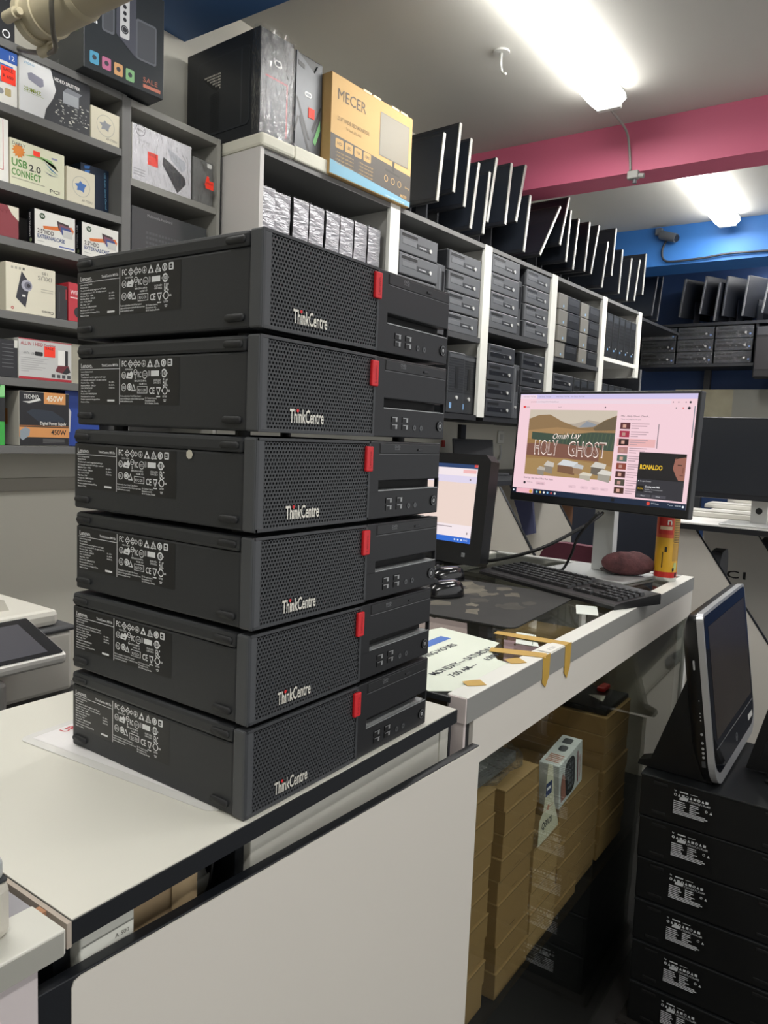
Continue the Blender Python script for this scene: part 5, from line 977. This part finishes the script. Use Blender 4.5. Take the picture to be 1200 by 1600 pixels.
# foam slab, tower cases and monitor carton standing on top
FOAM = mat('d3d1c2', .8, bump=.3, bscale=120)
t = thing('foam_slab', 'pale foam packing slab under the two tower cases', 'foam', ws(-.012, -.012, 1.3455), WA)
MB().box(0, .158, 0, .30, .0, .046, FOAM, .010).obj('foam_block', t); MB().box(.160, .345, .004, .30, .0, .050, FOAM, .006).obj('foam_block', t)
TC = mat('202327', .4, noise=.05, scale=5)
t = thing('tower_case', 'black tower case wrapped in clear film on the white shelving, nearest', 'computer case', ws(-.004, .008, 1.392), WA)
MB().box(0, .158, .01, .40, 0, .345, TC, .003).obj('case', t)
q = MB(); T = F_left(-.0006, .40, 0); q.rrect(.06, .04, .345, .30, .02, 0, .0015, mat('262a2e', .4), T); q.rrect(.066, .046, .339, .294, .017, .0015, .0017, TC, T)
q.rect(.30, .05, .306, .295, mat('33373b', .4), T, .002); q.obj('side_panel', t)
q = MB(); T = F_left(-.0028, .40, 0); q.poly([(.10, .235), (.175, .245), (.19, .225), (.19, .195), (.175, .185), (.15, .195)], mat('101214', .5), T, 0)
for i in range(12):
    for j in range(6):
        u, v = .105+.0075*i, .190+.0095*j
        if v < .24 and v > .235-.05*(u-.10)/.09 and u < .188: q.rect(u, v, u+.0045, v+.0055, mat('cfccc0', .5), T, .0004)
for i in range(9):
    for j in range(22): q.rect(.138+.0055*i, .05+.006*j, .141+.0055*i, .053+.006*j, BLK, T, .0004)
o = q.obj('vent_holes', t); o['kind'] = 'stuff'
q = MB(); T = F_front(0, .0085, 0); q.rect(.004, .003, .154, .342, mat('2a2c30', .35), T).rect(.03, .0, .125, .20, mat('45484d', .35), T, .0006).rect(.026, .195, .13, .20, mat('a8323c', .4), T, .0008).rect(.125, .02, .13, .20, mat('a8323c', .4), T, .0008).rrect(.065, .24, .10, .262, .01, 0, .001, mat('d8d8d4', .4), T).rrect(.069, .244, .096, .258, .007, .001, .0014, mat('2a2c30', .4), T); q.obj('front_panel', t)
b = MB(); b.grid(lambda u, v: (-.002+.163*u, .001-.006*math.sin(PI*u)+.004*math.sin(17*u+5*math.sin(6*v)), .0+.352*v), 24, 20, FILM); b.grid(lambda u, v: (-.004+.002*math.sin(22*v), .002+.04*u, .352*v), 4, 20, FILM); b.obj('clear_film', t)
t = thing('tower_case', 'grey brushed tower case with angular front and orange sticker', 'computer case', ws(.160, .014, 1.396), WA); t.scale = (.91, 1, 1)
MB().box(0, .165, .012, .38, 0, .335, mat('191b1e', .4), .003).obj('case', t)
BRU = mat('4b4d50', .4, .3, noise=.12, scale=30); b = MB(); T = F_front(0, .012, 0)
b.prism([(.012, .0), (.155, .0), (.160, .14), (.155, .33), (.13, .318), (.112, .288), (.012, .335)], 0, .006, BRU, T)
b.prism([(.02, .29), (.055, .283), (.055, .298), (.02, .305)], .006, .007, BLK, T); b.prism([(.115, .29), (.15, .31), (.152, .327), (.13, .316)], .006, .007, mat('3c3e41', .4), T)
for pts in ([(.012, .18), (.022, .18), (.095, .05), (.083, .05)], [(.155, .18), (.148, .18), (.10, .09), (.112, .08)], [(.03, .115), (.04, .125), (.10, .0), (.088, .0)], [(.012, .06), (.03, .115), (.022, .118), (.005, .06)]): b.poly(pts, BLK, T, .0066)
b.poly([(.112, .05), (.150, .135), (.152, .10), (.126, .04)], mat('78b878', .4), T, .007); b.rrect(.06, .195, .098, .212, .008, .006, .0072, mat('e4e4e0', .4), T); b.rrect(.064, .199, .094, .208, .004, .0072, .0076, mat('6d7073', .4), T); b.obj('front_panel', t)
sticker(t, .082, .128, .034, .034, (), z=.004)
t = thing('monitor_carton', 'brown monitor carton with blue stripe standing on the white shelving', 'carton', ws(.313, -.020, 1.3465), WA); t.scale = (.98, 1, 1)
KR = mat('c09d66', .7, noise=.05, scale=10); MB().box(0, .508, 0, .115, 0, .356, KR, .002).obj('carton_body', t)
q = MB(); T = F_front(0, -.0006, 0); K = mat('54493c', .6)
q.poly([(0, .016), (.508, .016), (.508, .125), (0, .145)], mat('4d4740', .6), T, .0002); q.poly([(0, .003), (.508, .003), (.508, .022), (0, .052)], mat('6f9fb4', .6), T, .0004)
q.poly([(.29, .150), (.485, .150), (.485, .315), (.29, .315)], mat('6c665a', .5), T, .0003); q.rect(.294, .154, .481, .311, mat('7d7666', .5), T, .0005); q.rect(.378, .112, .392, .150, mat('3f3a34', .6), T, .0005); q.poly([(.335, .112), (.43, .106), (.43, .098), (.33, .103)], mat('3f3a34', .6), T, .0007)
q.text('MECER', .035, .272, .040, K, T, .0004, wide=.165); q.text('23.8" WIDE LED MONITOR', .035, .200, .014, mat('8a7148', .6), T, .0004, wide=.19, bold=True); q.text('TV Ready LED 1080', .085, .178, .010, mat('8a7148', .6), T, .0004, wide=.09)
for k in range(4):
    u = .028+.055*k; q.rrect(u, .100, u+.046, .134, .006, .0002, .0006, KR, T); q.text(('HD', 'LED', 'VGA', '1080')[k], u+.023, .112, .011, K, T, .0009, 'C', wide=.026, bold=True)
for k in range(4): q.text('- Full high definition', .03, .083-.013*k, .006, KR, T, .0006, wide=.105); q.text('- Wide viewing angle', .165, .083-.013*k, .006, KR, T, .0006, wide=.09)
for k in range(3): q.ring(.34+.045*k, .074, .010, .013, KR, T, .0006, 14)
q.text('Energy', .47, .07, .007, KR, T, .0006, wide=.03); q.text('MECER', .44, .028, .012, KR, T, .0006, wide=.045, bold=True); q.text('www.mecer.co.za', .34, .0075, .007, mat('cfe0e6', .6), T, .0008, wide=.13); q.obj('carton_print', t)
MB().box(.002, .506, .004, .111, .3555, .359, KR).obj('top_flaps', t)
q = MB()
for u in (.18, .24, .36, .42): q.box(u, u+.05, -.0012, .04, .352, .3605, mat('d9c08c', .4))
q.obj('torn_tape', t)['kind'] = 'stuff'
# ---------------------------------------------------------------- monitors standing in a row on top
MON = [(1.07, .035, 1.438, .306), (1.375, .035, 1.577, .338), (1.292, .036, 1.469, .322), (1.368, .047, 1.386, .319), (1.47, .035, 1.388, .304), (1.729, .063, 1.516, .344), (1.68, .036, 1.482, .314), (1.83, .077, 1.523, .309), (1.894, .038, 1.391, .305), (2.259, .22, 1.418, .316), (2.358, .084, 1.52, .288), (2.394, .025, 1.443, .303), (2.507, .038, 1.417, .307), (2.663, .033, 1.439, .304), (2.809, .081, 1.444, .314), (2.963, .055, 1.393, .3), (3.08, .027, 1.493, .31), (3.216, .02, 1.403, .294), (3.386, .041, 1.38, .296), (3.543, .058, 1.403, .295), (3.658, .02, 1.469, .293), (4.22, .08, 1.401, .317), (4.342, .07, 1.381, .359)]
ORDN = ['first', 'second', 'third', 'fourth', 'fifth', 'sixth', 'seventh', 'eighth', 'ninth', 'tenth', 'eleventh', 'twelfth', 'thirteenth', 'fourteenth', 'fifteenth', 'sixteenth', 'seventeenth', 'eighteenth', 'nineteenth', 'twentieth', 'twenty-first', 'twenty-second', 'twenty-third']
MBZ = mat('1b1d22', .4); MSC = mat('20242b', .25); MED = mat('b9b9b3', .35, .3); MDK = mat('3b3d42', .4)
def old_monitor(px, py, zs, zb, hh, da, rz, wd, label, group, edge, k=0, basew=.032):
    """a flat monitor seen edge on: local y runs along the screen from its visible edge, the screen looks to -x"""
    tl = math.atan2(da, hh); L = hh/math.cos(tl)
    base = thing('computer_monitor', label, 'monitor', (px, py, zs), rz, group)
    RM = Matrix.Translation((0, 0, zb-zs)) @ Matrix.Rotation(tl, 4, 'Y')
    b = MB(); b.M = RM; b.box(0, .020, .002, wd, 0, L, MBZ, .004); b.obj('housing', base)
    b = MB(); b.M = RM; b.box(-.001, .016, -.001, .006, .002, L-.002, edge, .002); b.obj('edge_trim', base)
    b = MB(); b.M = RM; b.rect(.012, .018, wd-.012, L-.014, MSC, frame((-.0006, wd, 0), (0, -1, 0), (0, 0, 1))); b.obj('screen', base)
    zc = zb-zs+L*.35*math.cos(tl); xc = L*.35*math.sin(tl)+.018
    b = MB(); b.box(xc, xc+.012, wd/2-.032, wd/2+.032, .008, zc+.03, MDK, .002); b.obj('stand_neck', base)
    b = MB(); b.prism([(u+wd/2, v+xc) for u, v in rpoly(-.10, -basew, .10, basew, .02, 4)], 0, .012, edge if k % 2 else MDK, frame((0, 0, .012), (0, 1, 0), (1, 0, 0))); b.obj('stand_base', base)
    return base
MON[1] = (1.195, .033, 1.51, .318); MON[5] = (1.529, .060, 1.452, .324)
order = sorted(range(len(MON)), key=lambda i: MON[i][0]); rank = {i: k for k, i in enumerate(order)}
for i, (a, da, zb, hh) in enumerate(MON):
    p0 = ws(a-da, .1 if i > 20 else 0., 0)
    old_monitor(p0[0], p0[1], 1.3455, zb, hh, da, WA+random.uniform(-.02, .02), .40, 'dark flat monitor in the row on the white shelving, %s from the left' % ORDN[rank[i]], 'old monitors on the white shelving', MDK if i > 20 else MED, i)

# ---------------------------------------------------------------- shelf on the back wall with wrapped computers and monitors on top
BX = 6.22
t = thing('back_shelf', 'dark shelf along the far back wall holding wrapped computers', 'shelves', (BX, 0, 0))
DKB = mat('26282c', .5)
MB().box(0, .36, -.6, 1.56, 1.412, 1.436, DKB).obj('top_board', t); MB().box(0, .36, -.6, 1.56, 1.076, 1.100, DKB).obj('bottom_board', t)
MB().box(.01, .36, .600, .620, 1.10, 1.412, DKB).obj('divider_panel', t); MB().box(.01, .36, 1.54, 1.56, 1.10, 1.412, DKB).obj('divider_panel', t)
MB().box(.30, .36, 1.0, 1.05, ZF, 1.076, mat('34363a', .6)).obj('support_post', t)
first = None
for c_ in range(3):
    for r_ in range(3):
        lb = 'film-wrapped black computer on the back shelf, %s row, %s column' % (('bottom', 'middle', 'top')[r_], ('left', 'middle', 'right')[c_])
        loc = (BX+.008, 1.520-.300*c_, 1.1005+.1015*r_)
        if first is None:
            first = hp_dark(loc, -PI/2, lb, .1, .285); first['group'] = 'film-wrapped computers on the back shelf'
            b = MB(); b.grid(lambda u, v: (-.002+.289*u, -.012+.003*math.sin(19*u+7*v), .001+.097*v), 16, 8, FILM); b.obj('clear_film', first)
            MB().disc(.262, .03, .008, mat('6f8fc8', .4), F_front(0, -.0052, 0), 0, 10).obj('blue_badge', first)
        else: dup(first, lb, loc, rot=(0, 0, -PI/2))
t = thing('wall_cabinet', 'black boxy unit hanging at the right end of the back shelf', 'cabinet', (6.10, .60, .97))
MB().box(0, .12, -.45, 0, 0, .40, mat('1a1a1d', .4), .01).obj('cabinet_body', t); MB().box(-.004, .0, -.44, -.01, .33, .39, mat('3a3b40', .35), .003).obj('top_panel', t); MB().box(-.004, .0, -.44, -.01, .06, .31, mat('2c2a2d', .3), .003).obj('front_panel', t)
for i, (y, zb, hh, dy) in enumerate(((1.242, 1.498, .316, .05), (1.077, 1.517, .308, .05), (.961, 1.452, .311, .04), (.899, 1.49, .322, .03), (.747, 1.482, .321, .04), (.601, 1.499, .25, .05), (.44, 1.49, .31, .04))):
    old_monitor(6.27, y, 1.4365, zb, hh, dy*.8, math.radians(-118), .36, 'dark monitor seen from its back on the back shelf, %s from the left' % ORDN[i], 'monitors on the back shelf', mat('a5a5a6', .4, .2) if i % 3 else mat('77787c', .4, .2), i)
# dark things under the last bay
t = thing('spare_monitor', 'dark monitor standing in the gap past the white shelving', 'monitor', ws(3.83, .04, .512), WA)
MB().box(0, .022, 0, .30, .12, .45, MBZ, .004).obj('housing', t); MB().box(-.001, .016, -.002, .006, .12, .45, mat('8d8e90', .35, .3)).obj('edge_trim', t); MB().box(.02, .04, .10, .2, .0, .3, MDK).box(-.05, .09, .05, .25, 0, .014, MDK).obj('stand', t)
MB().box(3.60, 4.16, .003, .37, .486, .5115, mat('1f2023', .5)).obj('bottom_board', wsh)
MB().box(3.663, 4.72, .06, .50, 1.325, 1.345, DKB).obj('corner_board', wsh)
MB().box(4.68, 4.72, .40, .44, ZF, 1.325, DKB).obj('corner_leg', wsh)

# ---------------------------------------------------------------- computer stations: desk along the left wall and desk row at the right
DT = mat('2b2d31', .5); PW = mat('cfcbc2', .55, noise=.04, scale=4)
t = thing('station_desk', 'long wall desk with white slanted partitions under the white shelving', 'desk', (0, 0, 0))
MB().box(2.0, 6.0, 1.12, 1.815, .172, .196, DT).obj('desk_top', t)
for k in range(6):
    x = 2.20+.60*k; b = MB(); b.prism([(1.80, .17), (1.12, .17), (.90, -.17), (.90, ZF), (1.80, ZF)], -.008, .008, PW, frame((x, 0, 0), (0, 1, 0), (0, 0, 1))); b.obj('partition', t)
    b = MB(); b.prism([(1.12, .17), (1.116, .168), (.896, -.17), (.90, -.175)], -.0095, .0095, EDGE, frame((x, 0, 0), (0, 1, 0), (0, 0, 1))); b.obj('edge_band', t)
MB().box(2.2, 5.6, .95, 1.80, -.36, -.34, PW).obj('lower_board', t)
for k, c_ in enumerate(('3b3f5e', '7d5a44', '44464c')):
    b = MB(); x = 3.28+.60*k; b.prism([(1.30, .16), (1.17, .16), (1.13, -.10), (1.19, -.12)], 0, .02, mat(c_, .6), frame((x, 0, 0), (0, 1, 0), (0, 0, 1))); b.obj('hanging_panel', t)
t = thing('laptop', 'small dark screen standing on the wall desk under the shelving', 'laptop', (3.36, 1.56, .1965), math.radians(-35))
b = MB(); b.M = Matrix.Translation((0, 0, .012)) @ Matrix.Rotation(math.radians(-12), 4, 'X'); b.box(-.13, .13, 0, .012, 0, .19, MBZ, .003); b.rect(-.12, .012, .12, .18, MSC, F_front(0, -.0006, 0)); b.obj('screen_lid', t); MB().box(-.13, .13, -.18, .0, 0, .014, mat('3a3c40', .4), .003).obj('keyboard_deck', t)
t = thing('wall_outlet', 'white square socket plate on the wall under the shelving', 'socket', (4.185, 1.8195, .416))
MB().box(-.045, .045, -.012, 0, -.045, .045, mat('e6e4da', .4), .006).obj('plate', t); MB().box(-.02, .02, -.016, -.011, -.02, .02, mat('cfcdc4', .4), .003).obj('switch', t)
o = MB().tube([(4.19, 1.815, .36), (4.20, 1.815, .30), (4.15, 1.80, .26), (4.08, 1.795, .25), (4.12, 1.81, .22)], .008, mat('d0d0cc', .4)).obj('plug_cable'); tag(o, 'pale cable hanging below the white wall socket', 'cable')
o = MB().box(0, .03, 0, .01, 0, .04, mat('c8402f', .5), .003).obj('red_tag', None, (3.405, 1.808, .34)); tag(o, 'small red tag on the wall beside the tall front stack', 'tag')
struct(MB().box(3.60, 3.66, 1.795, 1.82, .196, .48, mat('2c2e32', .5)).obj('trim_7'))
t = thing('station_desk', 'white desk row with slanted partitions marked with numbers at the right', 'desk', (0, 0, 0))
MB().box(2.66, 5.4, -.95, .30, .066, .088, EDGE).box(2.664, 5.4, -.948, .30, .088, .0935, WHT).obj('desk_top', t)
for k in range(4):
    x = 2.72+.58*k; y0 = .19-.072*k*(0 if k == 0 else 1)
    y0 = (.19, .085, .06, .05)[k]
    b = MB(); b.prism([(.28, .064), (y0, .064), (y0-.75, -.98), (y0-.75, ZF), (.28, ZF)], -.008, .008, PW, frame((x, 0, 0), (0, 1, 0), (0, 0, 1))); b.obj('partition', t)
    b = MB(); b.prism([(y0, .064), (y0-.004, .062), (y0-.754, -.98), (y0-.75, -.985)], -.0095, .0095, EDGE, frame((x, 0, 0), (0, 1, 0), (0, 0, 1))); b.obj('edge_band', t)
for k, (yl, zl) in ((1, (.203, -.205)), (2, (.10, -.165)), (3, (.02, -.16))): MB().text('PC%d' % k, 0, 0, .034, INK, frame((2.72+.58*k-.0098, yl, zl), (0, -1, 0), (0, 0, 1)), wide=.125, bold=True).obj('station_number', t)
def chair(x, y, zt, rz, col, label, w=.40, h=.34):
    t = thing('office_chair', label, 'chair', (x, y, ZF), rz); H = zt-ZF
    b = MB(); b.prism(rpoly(-w/2, H-h, w/2, H, .09, 6), 0, .045, col, F_front(0, 0, 0)); b.obj('backrest', t)
    b = MB(); b.box(-w/2, w/2, -.48, -.04, .42, .49, col, .03); b.obj('seat', t)
    MB().box(-.03, .03, .0, .02, .40, H-.08, BLK).obj('back_support', t)
    MB().cyl((0, -.25, .06), (0, -.25, .42), .028, BLK).obj('column', t)
    for k in range(5):
        a = 2*PI*k/5; e = (.235*math.cos(a), -.25+.235*math.sin(a), .05)
        MB().cyl((0, -.25, .09), e, .022, BLK, .015, n=8).obj('leg', t); MB().cyl((e[0]-.012, e[1], .028), (e[0]+.012, e[1], .028), .028, BLK, n=12).obj('castor', t)
chair(3.01, .170, -.045, math.radians(4), mat('55565a', .6), 'grey-backed chair between the first two numbered partitions', .30)
chair(3.59, .06, -.035, math.radians(4), mat('4a4b50', .6), 'darker chair back farther along the numbered partitions', .30)
chair(2.16, .47, .018, math.radians(80), mat('5c2838', .75), 'maroon office chair behind the glass counter', .34, .30)
chair(3.16, .64, .178, math.radians(-86), mat('1c2230', .6), 'navy high-backed chair behind the monitor on the glass counter', .44, .50)
def desk_monitor(x, y, rz, w, h, zb, label):
    t = thing('computer_monitor', label, 'monitor', (x, y, .0940), rz, 'monitors on the white desk row')
    MB().box(-w/2, w/2, 0, .03, zb, zb+h, mat('17191d', .4), .004).rect(-w/2+.008, zb+.022, w/2-.008, zb+h-.008, mat('2a2d33', .3), F_front(0, -.0006, 0)).rect(-w/2+.006, zb+.003, w/2-.006, zb+.018, mat('24262b', .35), F_front(0, -.0006, 0)).obj('housing', t)
    b = MB(); b.prism([(-.030, .008), (.030, .008), (.030, zb+.1), (-.030, zb+.1)], 0, .02, mat('c3c4c2', .35, .4), F_front(0, .075, 0)); b.disc(0, zb*.58, .013, BLK, F_front(0, .0545, 0)); b.obj('stand_column', t)
    MB().box(-.12, .12, -.07, .14, 0, .008, mat('c3c4c2', .35, .4), .002).obj('stand_base', t)
desk_monitor(2.74, -.025, math.radians(-91), .49, .325, .100, 'dark monitor on silver stand on the end of the white desk row')
desk_monitor(3.30, -.06, math.radians(-91), .48, .30, .13, 'second dark monitor on the white desk row, behind the first')
desk_monitor(3.86, -.06, math.radians(-91), .48, .30, .13, 'third dark monitor on the white desk row, farthest away')
for k in range(3):
    o = MB().box(0, .14, 0, .44, 0, .022, mat('dcdad2', .5), .004)
    for j in range(4): o.box(.012+.032*j, .036+.032*j, .012, .428, .022, .028, mat('cfcdc6', .5), .001)
    tag(o.obj('desk_keyboard', None, (2.98+.58*k, -.10, .0940)), 'pale keyboard on the white desk row, %s from the near end' % NTH[k].replace('top', 'first'), 'keyboard', 'pale keyboards on the desk row')
